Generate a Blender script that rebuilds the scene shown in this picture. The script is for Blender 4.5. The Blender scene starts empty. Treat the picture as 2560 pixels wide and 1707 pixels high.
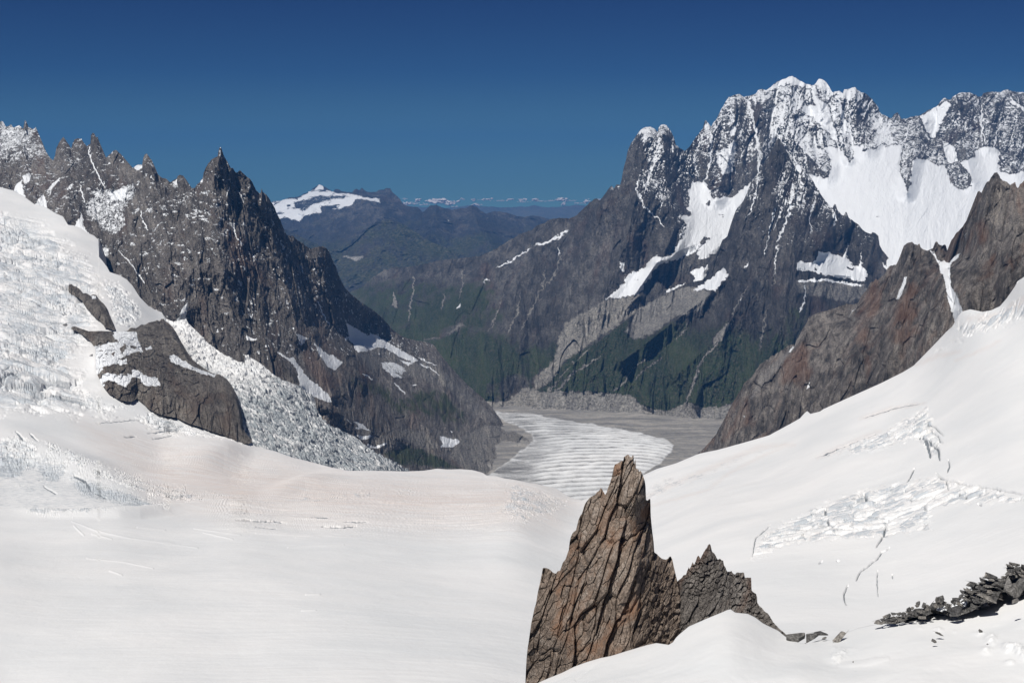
import bpy, bmesh, math, random
import numpy as np
from mathutils import Vector

# ------------------------------------------------------------------ camera, sky, sun, exposure
SC = bpy.context.scene
FPX, CX, CY, EYE = 3556.0, 1280.0, 853.5, 403.0        # photo pixels: focal length, centre, eye level
PITCH = math.atan((CY - EYE) / FPX)
SP, CP = math.sin(PITCH), math.cos(PITCH)
cam = bpy.data.cameras.new("camera")
cam.lens = 50.0
cam.sensor_width = 36.0
cam.clip_start = 1.0
cam.clip_end = 400000.0
co = bpy.data.objects.new("camera", cam)
co.rotation_euler = (math.pi / 2 - PITCH, 0, 0)
SC.collection.objects.link(co)
SC.camera = co

SUN_EL = math.radians(56)
SUN_AZ = math.radians(-148)                             # clockwise from +Y (view direction): behind, to the left
world = bpy.data.worlds.new("World")
SC.world = world
world.use_nodes = True
wn, wl = world.node_tree.nodes, world.node_tree.links
wn.clear()
w_tc = wn.new("ShaderNodeTexCoord")
w_add = wn.new("ShaderNodeVectorMath"); w_add.operation = 'ADD'
w_add.inputs[1].default_value = (0, 0, 0.05)            # the true horizon lies two degrees below eye level up here
w_sky = wn.new("ShaderNodeTexSky")
w_sky.sky_type = 'NISHITA'
w_sky.sun_disc = False
w_sky.sun_elevation = SUN_EL
w_sky.sun_rotation = SUN_AZ
w_sky.altitude = 3460
w_sky.air_density = 0.75
w_sky.dust_density = 0.0
w_sky.ozone_density = 3.0
w_mul = wn.new("ShaderNodeMix"); w_mul.data_type = 'RGBA'; w_mul.blend_type = 'MULTIPLY'
w_mul.inputs['Factor'].default_value = 1.0
w_sep = wn.new("ShaderNodeSeparateXYZ")
w_rmp = wn.new("ShaderNodeValToRGB")                    # thin high-altitude air: teal low down, navy above
w_rmp.color_ramp.elements[0].position = 0.0; w_rmp.color_ramp.elements[0].color = (0.56, 0.82, 0.68, 1)
w_rmp.color_ramp.elements[1].position = 0.50; w_rmp.color_ramp.elements[1].color = (0.13, 0.25, 0.48, 1)
for p_, c_ in ((0.06, (0.23, 0.43, 0.62, 1)), (0.115, (0.17, 0.29, 0.54, 1))):
    e_ = w_rmp.color_ramp.elements.new(p_); e_.color = c_
wl.new(w_tc.outputs['Generated'], w_sep.inputs[0]); wl.new(w_sep.outputs['Z'], w_rmp.inputs['Fac'])
wl.new(w_rmp.outputs['Color'], w_mul.inputs['B'])
w_bg = wn.new("ShaderNodeBackground")
w_bg.inputs['Strength'].default_value = 0.055
w_out = wn.new("ShaderNodeOutputWorld")
wl.new(w_tc.outputs['Generated'], w_add.inputs[0])
wl.new(w_add.outputs[0], w_sky.inputs['Vector'])
wl.new(w_sky.outputs[0], w_mul.inputs['A'])
wl.new(w_mul.outputs['Result'], w_bg.inputs['Color'])
wl.new(w_bg.outputs[0], w_out.inputs['Surface'])

sun = bpy.data.lights.new("sun", 'SUN')
sun.energy = 4.5
sun.angle = math.radians(0.5)
sun.color = (1.0, 0.965, 0.915)
so = bpy.data.objects.new("sun", sun)
SUNV = Vector((math.sin(SUN_AZ) * math.cos(SUN_EL), math.cos(SUN_AZ) * math.cos(SUN_EL), math.sin(SUN_EL)))
so.rotation_euler = SUNV.to_track_quat('Z', 'Y').to_euler()
so.location = (0, 0, 500)
SC.collection.objects.link(so)

SC.view_settings.view_transform = 'Standard'
SC.view_settings.look = 'None'
SC.view_settings.exposure = 0.0
SC.view_settings.gamma = 1.0
SC.cycles.volume_bounces = 0
SC.cycles.max_bounces = 5
SC.cycles.diffuse_bounces = 3

# ------------------------------------------------------------------ numeric helpers
F32 = np.float32
QUALITY = 1.0
HAZE = 2.5e-5

def ray_point(px, py, depth):
    """point seen at photo pixel (px, py) that lies `depth` metres in front of the viewpoint"""
    px = np.asarray(px, dtype=np.float64); py = np.asarray(py, dtype=np.float64)
    cx = (px - CX) / FPX; cy = (CY - py) / FPX
    dy = CP + cy * SP
    dz = -SP + cy * CP
    s = depth / dy
    return np.stack([cx * s, dy * s, dz * s], axis=-1)

def _h(ix, iy, iz, seed):
    h = (ix.astype(np.uint32) * np.uint32(374761393) + iy.astype(np.uint32) * np.uint32(668265263)
         + iz.astype(np.uint32) * np.uint32(1442695041) + np.uint32(seed * 7919 + 13))
    h = (h ^ (h >> np.uint32(13))) * np.uint32(1274126177)
    h = (h ^ (h >> np.uint32(16))) * np.uint32(2246822519)
    return h ^ (h >> np.uint32(13))

def chunked(fn):
    """work through big arrays in cache-sized pieces"""
    def g(P, seed=0):
        P = np.asarray(P, dtype=np.float64); sh = P.shape[:-1]; Q = P.reshape(-1, 3); n = len(Q); C = 40000
        if n <= C: parts = [fn(Q, seed)]
        else: parts = [fn(Q[i:i + C], seed) for i in range(0, n, C)]
        if isinstance(parts[0], tuple):
            r = [np.concatenate([p[k] for p in parts]).reshape(sh) for k in range(len(parts[0]))]
            return r[0], r[1], r[2], r[3], (r[4], r[5], r[6])
        return np.concatenate(parts).reshape(sh)
    return g

def _axes(I):
    I = I.astype(np.uint32)
    return I[:, 0] * np.uint32(374761393), I[:, 1] * np.uint32(668265263), I[:, 2] * np.uint32(1442695041)

@chunked
def gnoise(P, seed=0):
    """gradient noise, about -1..1"""
    I = np.floor(P); Fr = (P - I).astype(F32).T; I = I.astype(np.int32)
    hx, hy, hz = _axes(I)
    hz = hz + np.uint32(seed * 7919 + 13)
    fx, fy, fz = Fr
    ux, uy, uz = Fr * Fr * Fr * (Fr * (Fr * 6 - 15) + 10)
    k = F32(1 / 511.5)
    def corner(a, b, c):
        h = hx + hy if not (a or b) else hx + hy + np.uint32((374761393 * a + 668265263 * b) & 0xffffffff)
        h += hz
        if c: h += np.uint32(1442695041)
        h ^= h >> np.uint32(13); h *= np.uint32(1274126177)
        h ^= h >> np.uint32(16); h *= np.uint32(2246822519)
        h ^= h >> np.uint32(13)
        x = fx - a if a else fx; y = fy - b if b else fy; z = fz - c if c else fz
        r = (h & np.uint32(1023)).astype(F32) * x
        h >>= np.uint32(10); r += (h & np.uint32(1023)).astype(F32) * y
        h >>= np.uint32(10); r += (h & np.uint32(1023)).astype(F32) * z
        r *= k; r -= x; r -= y; r -= z
        return r
    def mix(p, q, t):
        q -= p; q *= t; q += p
        return q
    lo = mix(mix(corner(0, 0, 0), corner(1, 0, 0), ux), mix(corner(0, 1, 0), corner(1, 1, 0), ux), uy)
    hi = mix(mix(corner(0, 0, 1), corner(1, 0, 1), ux), mix(corner(0, 1, 1), corner(1, 1, 1), ux), uy)
    return mix(lo, hi, uz) * F32(1.3)

def fbm(P, octaves, seed=0, gain=0.5, lac=2.03):
    a, s, t = 1.0, 0.0, 0.0
    for o in range(octaves):
        s = s + a * gnoise(P * lac ** o + 17.3 * o, seed + o); t += a; a *= gain
    return s / t

def ridged(P, octaves, seed=0, gain=0.55, lac=2.07):
    """0..1, sharp crests at 1"""
    a, s, t, w = 1.0, 0.0, 0.0, 1.0
    for o in range(octaves):
        n = 1 - np.abs(gnoise(P * lac ** o + 11.7 * o, seed + o)) * 1.6
        n = np.clip(n, 0, 1) ** 2
        s = s + a * n * w
        w = np.clip(n * 1.6, 0.25, 1)
        t += a; a *= gain
    return s / t

@chunked
def cells(P, seed=0):
    """cellular noise: (distance difference f2-f1, cell random 0..1, second random, third random)"""
    I = np.floor(P); Fr = (P - I).astype(F32); I = I.astype(np.int32)
    f1 = np.full(P.shape[:-1], 9.0, F32); f2 = f1.copy(); best = np.zeros(P.shape[:-1], np.uint32)
    lx = f1 * 0; ly = f1 * 0; lz = f1 * 0
    for dx in (-1, 0, 1):
        for dy in (-1, 0, 1):
            for dz in (-1, 0, 1):
                h = _h(I[..., 0] + dx, I[..., 1] + dy, I[..., 2] + dz, seed)
                ox = dx + (h & np.uint32(1023)).astype(F32) / 1023 - Fr[..., 0]
                oy = dy + ((h >> np.uint32(10)) & np.uint32(1023)).astype(F32) / 1023 - Fr[..., 1]
                oz = dz + ((h >> np.uint32(20)) & np.uint32(1023)).astype(F32) / 1023 - Fr[..., 2]
                d = ox * ox + oy * oy + oz * oz
                m = d < f1
                f2 = np.where(m, f1, np.minimum(f2, d))
                f1 = np.where(m, d, f1); best = np.where(m, h, best)
                lx = np.where(m, -ox, lx); ly = np.where(m, -oy, ly); lz = np.where(m, -oz, lz)
    r = [((_h(best, best >> np.uint32(7), best >> np.uint32(11), s) & np.uint32(0xffff)).astype(F32) / 65535) for s in (3, 5, 7)]
    return np.sqrt(f2) - np.sqrt(f1), r[0], r[1], r[2], lx, ly, lz

def rbf(ctrl):
    """smooth interpolation of log depth over the photo plane from control points (px, py, depth)"""
    c = np.array(ctrl, dtype=np.float64)
    X = c[:, :2] / 500.0; v = np.log(c[:, 2]); n = len(c)
    def phi(r2): return 0.5 * r2 * np.log(r2 + 1e-9)
    d2 = ((X[:, None] - X[None]) ** 2).sum(-1)
    A = np.zeros((n + 3, n + 3)); A[:n, :n] = phi(d2) + np.eye(n) * 1e-3
    A[:n, n] = 1; A[:n, n + 1:] = X; A[n, :n] = 1; A[n + 1:, :n] = X.T
    w = np.linalg.solve(A, np.concatenate([v, np.zeros(3)]))
    def f(px, py):
        x = px / 500.0; y = py / 500.0
        s = w[n] + w[n + 1] * x + w[n + 2] * y
        for i in range(n):
            s = s + w[i] * phi((x - X[i, 0]) ** 2 + (y - X[i, 1]) ** 2)
        return np.exp(s)
    return f

def seg_dist(px, py, pts, closed=False):
    pts = list(pts)
    if closed: pts = pts + [pts[0]]
    best = np.full(px.shape, 1e12); tt = np.zeros(px.shape)
    for k, ((ax, ay), (bx, by)) in enumerate(zip(pts[:-1], pts[1:])):
        vx, vy = bx - ax, by - ay
        t = np.clip(((px - ax) * vx + (py - ay) * vy) / (vx * vx + vy * vy + 1e-9), 0, 1)
        d = (px - ax - t * vx) ** 2 + (py - ay - t * vy) ** 2
        m = d < best
        best = np.where(m, d, best); tt = np.where(m, k + t, tt)
    return np.sqrt(best), tt / max(1, len(pts) - 1)

def inside(px, py, poly):
    r = np.zeros(px.shape, bool); n = len(poly); j = n - 1
    for i in range(n):
        xi, yi = poly[i]; xj, yj = poly[j]
        if yi != yj:
            r ^= ((yi > py) != (yj > py)) & (px < (xj - xi) * (py - yi) / (yj - yi) + xi)
        j = i
    return r

def area(px, py, poly, soft=3.0):
    """1 inside the traced outline, 0 outside, soft edge"""
    out = np.zeros(px.shape)
    xs = [p[0] for p in poly]; ys = [p[1] for p in poly]
    m = (px > min(xs) - soft) & (px < max(xs) + soft) & (py > min(ys) - soft) & (py < max(ys) + soft)
    if not m.any(): return out
    x, y = px[m], py[m]
    d, _ = seg_dist(x, y, poly, True)
    d = np.where(inside(x, y, poly), d, -d)
    out[m] = np.clip(0.5 + d / soft, 0, 1)
    return out

def stroke(px, py, line, w, soft=1.5):
    out = np.zeros(px.shape)
    xs = [p[0] for p in line]; ys = [p[1] for p in line]; g = w + soft
    m = (px > min(xs) - g) & (px < max(xs) + g) & (py > min(ys) - g) & (py < max(ys) + g)
    if not m.any(): return out
    d, t = seg_dist(px[m], py[m], line)
    ww = w * 0.5 * (1 - 0.5 * np.abs(2 * t - 1) ** 3)
    out[m] = np.clip(0.5 + (ww - d) / soft, 0, 1)
    return out

def smooth(a, b, x):
    t = np.clip((x - a) / (b - a), 0, 1)
    return t * t * (3 - 2 * t)

def tag(o, label=None, cat=None, group=None, kind=None):
    if label: o["label"] = label
    if cat: o["category"] = cat
    if group: o["group"] = group
    if kind: o["kind"] = kind
    return o

def grid_object(name, P, mask, mat, parent=None, extra=None):
    """P: rows x cols x 3 -> one mesh object with a colour attribute called mask"""
    r, c = P.shape[:2]
    me = bpy.data.meshes.new(name)
    idx = np.arange(r * c).reshape(r, c)
    q = np.stack([idx[:-1, :-1], idx[1:, :-1], idx[1:, 1:], idx[:-1, 1:]], -1).reshape(-1, 4)
    me.vertices.add(r * c); me.vertices.foreach_set("co", P.reshape(-1).astype(F32))
    me.loops.add(len(q) * 4); me.loops.foreach_set("vertex_index", q.reshape(-1).astype(np.int32))
    me.polygons.add(len(q))
    me.polygons.foreach_set("loop_start", np.arange(0, len(q) * 4, 4, dtype=np.int32))
    me.update(calc_edges=True)
    me.polygons.foreach_set("use_smooth", np.ones(len(q), bool))
    at = me.attributes.new("mask", 'FLOAT_COLOR', 'POINT')
    at.data.foreach_set("color", mask.reshape(-1).astype(F32))
    st = me.attributes.new("strata", 'FLOAT_VECTOR', 'POINT')
    st.data.foreach_set("vector", (P if extra is None else extra).reshape(-1).astype(F32))
    me.materials.append(mat)
    o = bpy.data.objects.new(name, me)
    SC.collection.objects.link(o)
    if parent: o.parent = parent
    return o

def normals(P):
    a = np.gradient(P, axis=0); b = np.gradient(P, axis=1)
    n = np.cross(a, b)
    n /= np.linalg.norm(n, axis=-1, keepdims=True) + 1e-9
    return np.where(n[..., 2:3] < 0, -n, n)

def poly_y(poly, xs):
    p = sorted(poly, key=lambda q: q[0])
    return np.interp(xs, [q[0] for q in p], [q[1] for q in p])

def blur(a, k):
    """cheap box blur along both axes"""
    for ax in (0, 1):
        c = np.cumsum(np.concatenate([np.repeat(np.take(a, [0], ax), k + 1, ax), a, np.repeat(np.take(a, [-1], ax), k, ax)], ax), ax)
        n = a.shape[ax]
        a = (np.take(c, range(2 * k + 1, 2 * k + 1 + n), ax) - np.take(c, range(0, n), ax)) / (2 * k + 1)
    return a

JOBS = []
from concurrent.futures import ThreadPoolExecutor
POOL = ThreadPoolExecutor(4)

class Pending(dict):
    """custom properties waiting for the object to be built"""

def landform(name, top, bottom, x0, x1, nx, ny, ctrl, mat, relief, masks, spurs=(), jag=0.0, jag_scale=4.0,
             back=6, back_step=80.0, back_drop=0.7, seed=1, crest_fade=0.02, vpow=1.0, parent=None, x_grid=None, blend=0.12, spur_gain=0.75):
    """A mountain face, ridge or ice field: traced crest and foot, depth from control points, relief in metres."""
    props = Pending()
    def work():
        return landform_arrays(top, bottom, x0, x1, nx, ny, ctrl, relief, masks, spurs, jag, jag_scale, back, back_step, back_drop, seed, crest_fade, vpow, x_grid, blend, spur_gain)
    JOBS.append((name, mat, props, POOL.submit(work)))
    return props

def finish_landforms():
    for name, mat, props, fut in JOBS:
        P, M, S = fut.result()
        o = grid_object(name, P, M, mat, extra=S)
        for k, v in props.items(): o[k] = v
    JOBS.clear()

def landform_arrays(top, bottom, x0, x1, nx, ny, ctrl, relief, masks, spurs, jag, jag_scale, back, back_step, back_drop, seed, crest_fade, vpow, x_grid, blend, spur_gain):
    nx = int(nx * QUALITY); ny = int(ny * QUALITY)
    xs = np.linspace(x0, x1, nx) if x_grid is None else x_grid
    t = poly_y(top, xs)
    if jag:
        q = np.stack([xs / jag_scale, xs * 0, xs * 0], -1)
        t = t + jag * (fbm(q, 4, seed + 50, gain=0.6)) * 1.6
    b = poly_y(bottom, xs) if not callable(bottom) else bottom(xs, t)
    b = np.maximum(b, t + 4)
    v = np.linspace(0, 1, ny)[:, None] ** vpow
    PX = np.repeat(xs[None], ny, 0)
    if blend:                                                # rows straighten out a short way below the ragged crest
        w = max(3, int(nx * 0.02)); k = np.ones(2 * w + 1) / (2 * w + 1)
        ts = np.convolve(np.pad(t, w, mode='edge'), k, 'valid')
        ts = np.convolve(np.pad(ts, w, mode='edge'), k, 'valid')
        PY = ts[None] + (b - ts)[None] * v + (t - ts)[None] * np.clip(1 - v / blend, 0, 1) ** 2
        PY = np.maximum.accumulate(PY, 0)
    else:
        PY = t[None] + (b - t)[None] * v
    D = ctrl(PX, PY, t[None], b[None]) if callable(ctrl) else rbf(ctrl)(PX, PY)
    for line, amp, w in spurs:
        d, tt = seg_dist(PX, PY, line)
        D = D - spur_gain * amp * np.clip(1 - d / w, 0, 1) ** 1.3 * np.clip(PY - t[None], 0, 25) / 25
    P0 = ray_point(PX, PY, D)
    fade = smooth(0, crest_fade, v) if crest_fade > 0 else 1.0
    P = relief(P0, PX, PY, D, fade)
    M = masks(P, P0, PX, PY, D)
    S = np.stack([(PX - CX) / FPX * np.median(D), P[..., 1], P[..., 2]], -1)      # runs along the face, the way its beds and joints do
    if back:
        rows, mrows = [], []
        for k in range(back, 0, -1):
            q = P[0].copy()
            sh = back_step * k * (1 + 0.15 * k)
            q[:, 1] += sh
            q[:, 2] -= sh * back_drop * (0.6 + 0.4 * k / back)
            n = gnoise(q / (back_step * 2.3), seed + 77)
            q[:, 2] += n * back_step * 0.25 * min(k, 3) / 3 - abs(n) * back_step * 0.1
            rows.append(q[None]); mrows.append(M[:1])
        P = np.concatenate(rows + [P], 0)
        M = np.concatenate(mrows + [M], 0)
        S = np.concatenate([S[:1]] * back + [S], 0)
    return P, M, S

def along_ray(P0, D, amount):
    """move points towards the viewpoint side of the face by `amount` metres of depth"""
    return P0 * ((D - amount) / D)[..., None]

def pack(shape, r=0, g=0, b=0, a=0):
    return np.stack([np.broadcast_to(np.asarray(c, dtype=F32), shape) for c in (r, g, b, a)], -1)

# ------------------------------------------------------------------ materials
def new_mat(name):
    m = bpy.data.materials.new(name); m.use_nodes = True
    m.node_tree.nodes.clear()
    return m, m.node_tree.nodes, m.node_tree.links

def nnoise(N, L, vec, scale, detail=4, rough=0.6, dist=0.0):
    n = N.new("ShaderNodeTexNoise"); n.inputs['Scale'].default_value = scale
    n.inputs['Detail'].default_value = detail; n.inputs['Roughness'].default_value = rough
    n.inputs['Distortion'].default_value = dist
    L.new(vec, n.inputs['Vector']); return n.outputs['Fac']

def nramp(N, L, fac, stops):
    r = N.new("ShaderNodeValToRGB"); e = r.color_ramp.elements
    while len(e) < len(stops): e.new(0.5)
    for k, (p, c) in enumerate(stops):
        e[k].position = p; e[k].color = (*c, 1) if len(c) == 3 else c
    L.new(fac, r.inputs['Fac']); return r.outputs['Color']

def nmix(N, L, fac, a, b, mode='MIX'):
    m = N.new("ShaderNodeMix"); m.data_type = 'RGBA'; m.blend_type = mode
    for k, v in (('Factor', fac), ('A', a), ('B', b)):
        if isinstance(v, (int, float)): m.inputs[k].default_value = v
        elif isinstance(v, tuple): m.inputs[k].default_value = (*v, 1)
        else: L.new(v, m.inputs[k])
    return m.outputs['Result']

def nmath(N, L, op, a, b=0.0, c=None):
    m = N.new("ShaderNodeMath"); m.operation = op
    for k, v in enumerate((a, b) if c is None else (a, b, c)):
        if isinstance(v, (int, float)): m.inputs[k].default_value = v
        else: L.new(v, m.inputs[k])
    return m.outputs[0]

def nrange(N, L, v, a, b, c=0.0, d=1.0):
    m = N.new("ShaderNodeMapRange"); m.clamp = True
    m.inputs['From Min'].default_value = a; m.inputs['From Max'].default_value = b
    m.inputs['To Min'].default_value = c; m.inputs['To Max'].default_value = d
    L.new(v, m.inputs['Value']); return m.outputs[0]

SNOW = (0.86, 0.88, 0.90)

def rock_material(name, unit, tones, lean=0.0, rust=(0.20, 0.085, 0.04), rust_amount=0.3, veg=(0.035, 0.06, 0.03),
                  scree=(0.27, 0.26, 0.24), bump=0.6, stretch=0.3, contrast=1.0, snow=SNOW, per_object=False):
    """unit = metres per rendered pixel at the face; mask channels: snow, plants, scree, rust"""
    m, N, L = new_mat(name)
    out = N.new("ShaderNodeOutputMaterial"); bs = N.new("ShaderNodeBsdfPrincipled")
    L.new(bs.outputs[0], out.inputs['Surface'])
    geo = N.new("ShaderNodeNewGeometry")
    pos = geo.outputs['Position']
    if per_object:
        pos = N.new("ShaderNodeTexCoord").outputs['Object']; unit = 0.14; src = pos
    else:
        sat = N.new("ShaderNodeAttribute"); sat.attribute_name = "strata"; src = sat.outputs['Vector']
    sep = N.new("ShaderNodeSeparateXYZ"); L.new(src, sep.inputs[0])
    cmb = N.new("ShaderNodeCombineXYZ")                     # streaks: long down the face, leaning with the strata
    L.new(nmath(N, L, 'MULTIPLY_ADD', sep.outputs['Z'], lean, sep.outputs['X']), cmb.inputs[0])
    L.new(nmath(N, L, 'MULTIPLY', sep.outputs['Y'], 0.15), cmb.inputs[1])
    L.new(nmath(N, L, 'MULTIPLY', sep.outputs['Z'], stretch), cmb.inputs[2])
    st = cmb.outputs[0]
    at = N.new("ShaderNodeAttribute"); at.attribute_name = "mask"
    sc = N.new("ShaderNodeSeparateColor"); L.new(at.outputs['Color'], sc.inputs[0])
    big = nnoise(N, L, st, 1 / (60 * unit), 5, 0.6)
    mid = nnoise(N, L, st, 1 / (7 * unit), 6, 0.72, 0.4)
    fine = nnoise(N, L, pos, 1 / (2.2 * unit), 3, 0.7)
    f = nmath(N, L, 'ADD', nmath(N, L, 'MULTIPLY', mid, 0.62), nmath(N, L, 'MULTIPLY', big, 0.38))
    base = nramp(N, L, f, [(0.5 - 0.13 / contrast, tones[0]), (0.5, tones[1]), (0.5 + 0.13 / contrast, tones[2])])
    spk = nramp(N, L, fine, [(0.3, (0.42,) * 3), (0.5, (1.0,) * 3), (0.70, (1.7,) * 3)])
    base = nmix(N, L, 1.0, base, spk, 'MULTIPLY')
    if per_object:
        oi = N.new("ShaderNodeObjectInfo")
        base = nmix(N, L, 1.0, base, nramp(N, L, oi.outputs['Random'], [(0.0, (0.55, 0.55, 0.57)), (0.5, (1.0, 1.0, 1.0)), (1.0, (1.75, 1.68, 1.58))]), 'MULTIPLY')
    # rust-coloured fresh granite
    rn = nnoise(N, L, st, 1 / (26 * unit), 5, 0.62, 0.6)
    rf = nmath(N, L, 'ADD', rn, nmath(N, L, 'MULTIPLY', at.outputs['Alpha'], 0.22))
    base = nmix(N, L, nmath(N, L, 'MULTIPLY', nrange(N, L, rf, 0.54, 0.72), rust_amount), base, rust)
    # dark cracks
    cr = nnoise(N, L, st, 1 / (14 * unit), 4, 0.6, 0.8)
    crk = nmath(N, L, 'ABSOLUTE', nmath(N, L, 'SUBTRACT', cr, 0.5))
    base = nmix(N, L, nrange(N, L, crk, 0.0, 0.016, 0.45, 0.0), base, (0.02, 0.019, 0.018))
    # plants and rubble
    e1 = nmath(N, L, 'MULTIPLY', nmath(N, L, 'SUBTRACT', mid, 0.5), 1.5)
    e2 = nmath(N, L, 'MULTIPLY', nmath(N, L, 'SUBTRACT', fine, 0.5), 1.1)
    vf = nrange(N, L, nmath(N, L, 'ADD', sc.outputs['Green'], nmath(N, L, 'ADD', e1, nmath(N, L, 'MULTIPLY', e2, 0.4))), 0.38, 0.62)
    vcol = nmix(N, L, nrange(N, L, rn, 0.4, 0.62), veg, (veg[0] * 2.2, veg[1] * 1.8, veg[2] * 1.5))
    vcol = nmix(N, L, nrange(N, L, fine, 0.45, 0.64), vcol, (0.12, 0.115, 0.085))
    base = nmix(N, L, vf, base, vcol)
    sf = nrange(N, L, nmath(N, L, 'ADD', sc.outputs['Blue'], nmath(N, L, 'MULTIPLY', e2, 0.35)), 0.3, 0.7)
    scol = nmix(N, L, nrange(N, L, mid, 0.32, 0.66), (scree[0] * 0.72, scree[1] * 0.72, scree[2] * 0.74), (scree[0] * 1.2, scree[1] * 1.2, scree[2] * 1.2))
    scol = nmix(N, L, 1.0, scol, spk, 'MULTIPLY')
    base = nmix(N, L, sf, base, scol)
    # snow
    sn = nmath(N, L, 'ADD', sc.outputs['Red'], nmath(N, L, 'MULTIPLY', nmath(N, L, 'SUBTRACT', fine, 0.5), 1.5))
    snf = nrange(N, L, sn, 0.46, 0.60)
    col = nmix(N, L, snf, base, snow)
    L.new(col, bs.inputs['Base Color'])
    bs.inputs['Roughness'].default_value = 0.85
    bs.inputs['Specular IOR Level'].default_value = 0.15
    bp = N.new("ShaderNodeBump"); bp.inputs['Distance'].default_value = unit * 4.5
    bp.inputs['Strength'].default_value = bump
    hh = nmath(N, L, 'ADD', nmath(N, L, 'MULTIPLY', mid, 2.2), fine)
    hh = nmath(N, L, 'MULTIPLY', hh, nrange(N, L, snf, 0, 1, 1.0, 0.25))
    L.new(hh, bp.inputs['Height']); L.new(bp.outputs[0], bs.inputs['Normal'])
    return m

def ice_material(name, unit, blue=(0.42, 0.50, 0.56), dirt=(0.70, 0.61, 0.57), bump=0.35, debris=(0.16, 0.155, 0.15)):
    """mask channels: red = crevassed blue-grey ice and painted slope shade, green = shadowy crack, blue = wind-blown dust, alpha = debris"""
    m, N, L = new_mat(name)
    out = N.new("ShaderNodeOutputMaterial"); bs = N.new("ShaderNodeBsdfPrincipled")
    L.new(bs.outputs[0], out.inputs['Surface'])
    geo = N.new("ShaderNodeNewGeometry"); pos = geo.outputs['Position']
    at = N.new("ShaderNodeAttribute"); at.attribute_name = "mask"
    sc = N.new("ShaderNodeSeparateColor"); L.new(at.outputs['Color'], sc.inputs[0])
    big = nnoise(N, L, pos, 1 / (120 * unit), 4, 0.55, 0.3)
    mp = N.new("ShaderNodeMapping"); mp.inputs['Scale'].default_value = (1 / (60 * unit), 1 / (14 * unit), 1 / (14 * unit))
    mp.inputs['Rotation'].default_value = (0, 0, 0.12)
    L.new(pos, mp.inputs['Vector'])
    strk = nnoise(N, L, mp.outputs[0], 1.0, 5, 0.65, 0.7)
    mid = nnoise(N, L, pos, 1 / (7 * unit), 5, 0.65, 0.3)
    fine = nnoise(N, L, pos, 1 / (1.6 * unit), 3, 0.7)
    base = nmix(N, L, nrange(N, L, big, 0.35, 0.65), (0.745, 0.757, 0.758), (0.84, 0.838, 0.828))
    df = nmath(N, L, 'MULTIPLY', sc.outputs['Blue'], nmath(N, L, 'ADD', nrange(N, L, strk, 0.3, 0.66, 0.25, 1.0), nrange(N, L, fine, 0.3, 0.7, -0.15, 0.15)))
    base = nmix(N, L, df, base, dirt)
    icef = nmath(N, L, 'ADD', sc.outputs['Red'], nmath(N, L, 'MULTIPLY', nmath(N, L, 'SUBTRACT', mid, 0.52), 1.6))
    base = nmix(N, L, nmath(N, L, 'MULTIPLY', nrange(N, L, icef, 0.45, 0.95), nrange(N, L, sc.outputs['Red'], 0.0, 0.25)), base, blue)
    gcf = nrange(N, L, nmath(N, L, 'ADD', sc.outputs['Green'], nmath(N, L, 'MULTIPLY', nmath(N, L, 'SUBTRACT', fine, 0.5), 0.3)), 0.35, 0.75)
    base = nmix(N, L, gcf, base, (0.20, 0.22, 0.24))
    abf = nrange(N, L, nmath(N, L, 'ADD', at.outputs['Alpha'], nmath(N, L, 'MULTIPLY', nmath(N, L, 'SUBTRACT', mid, 0.5), 0.8)), 0.3, 0.7)
    dmod = nmix(N, L, nrange(N, L, strk, 0.35, 0.65), (0.62, 0.63, 0.65), (1.25, 1.22, 1.18))
    dcol = nmix(N, L, nrange(N, L, fine, 0.3, 0.7), (debris[0] * 0.75, debris[1] * 0.75, debris[2] * 0.75), (debris[0] * 1.3, debris[1] * 1.3, debris[2] * 1.3))
    dcol = nmix(N, L, 1.0, dcol, dmod, 'MULTIPLY')
    base = nmix(N, L, abf, base, dcol)
    L.new(base, bs.inputs['Base Color'])
    bs.inputs['Roughness'].default_value = 0.7
    bs.inputs['Specular IOR Level'].default_value = 0.2
    bp = N.new("ShaderNodeBump"); bp.inputs['Distance'].default_value = unit * 1.2
    bp.inputs['Strength'].default_value = bump
    h = nmath(N, L, 'ADD', nmath(N, L, 'MULTIPLY', mid, nrange(N, L, sc.outputs['Red'], 0, 1, 0.4, 3.0)), nmath(N, L, 'MULTIPLY', strk, 0.9))
    h = nmath(N, L, 'ADD', h, nmath(N, L, 'MULTIPLY', fine, 0.25))
    L.new(h, bp.inputs['Height']); L.new(bp.outputs[0], bs.inputs['Normal'])
    return m

GRANITE = [(0.066, 0.06, 0.055), (0.172, 0.156, 0.142), (0.32, 0.292, 0.265)]
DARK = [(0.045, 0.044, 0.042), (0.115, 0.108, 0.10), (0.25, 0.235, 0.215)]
WARM = [(0.115, 0.088, 0.070), (0.235, 0.185, 0.148), (0.36, 0.305, 0.26)]

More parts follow.
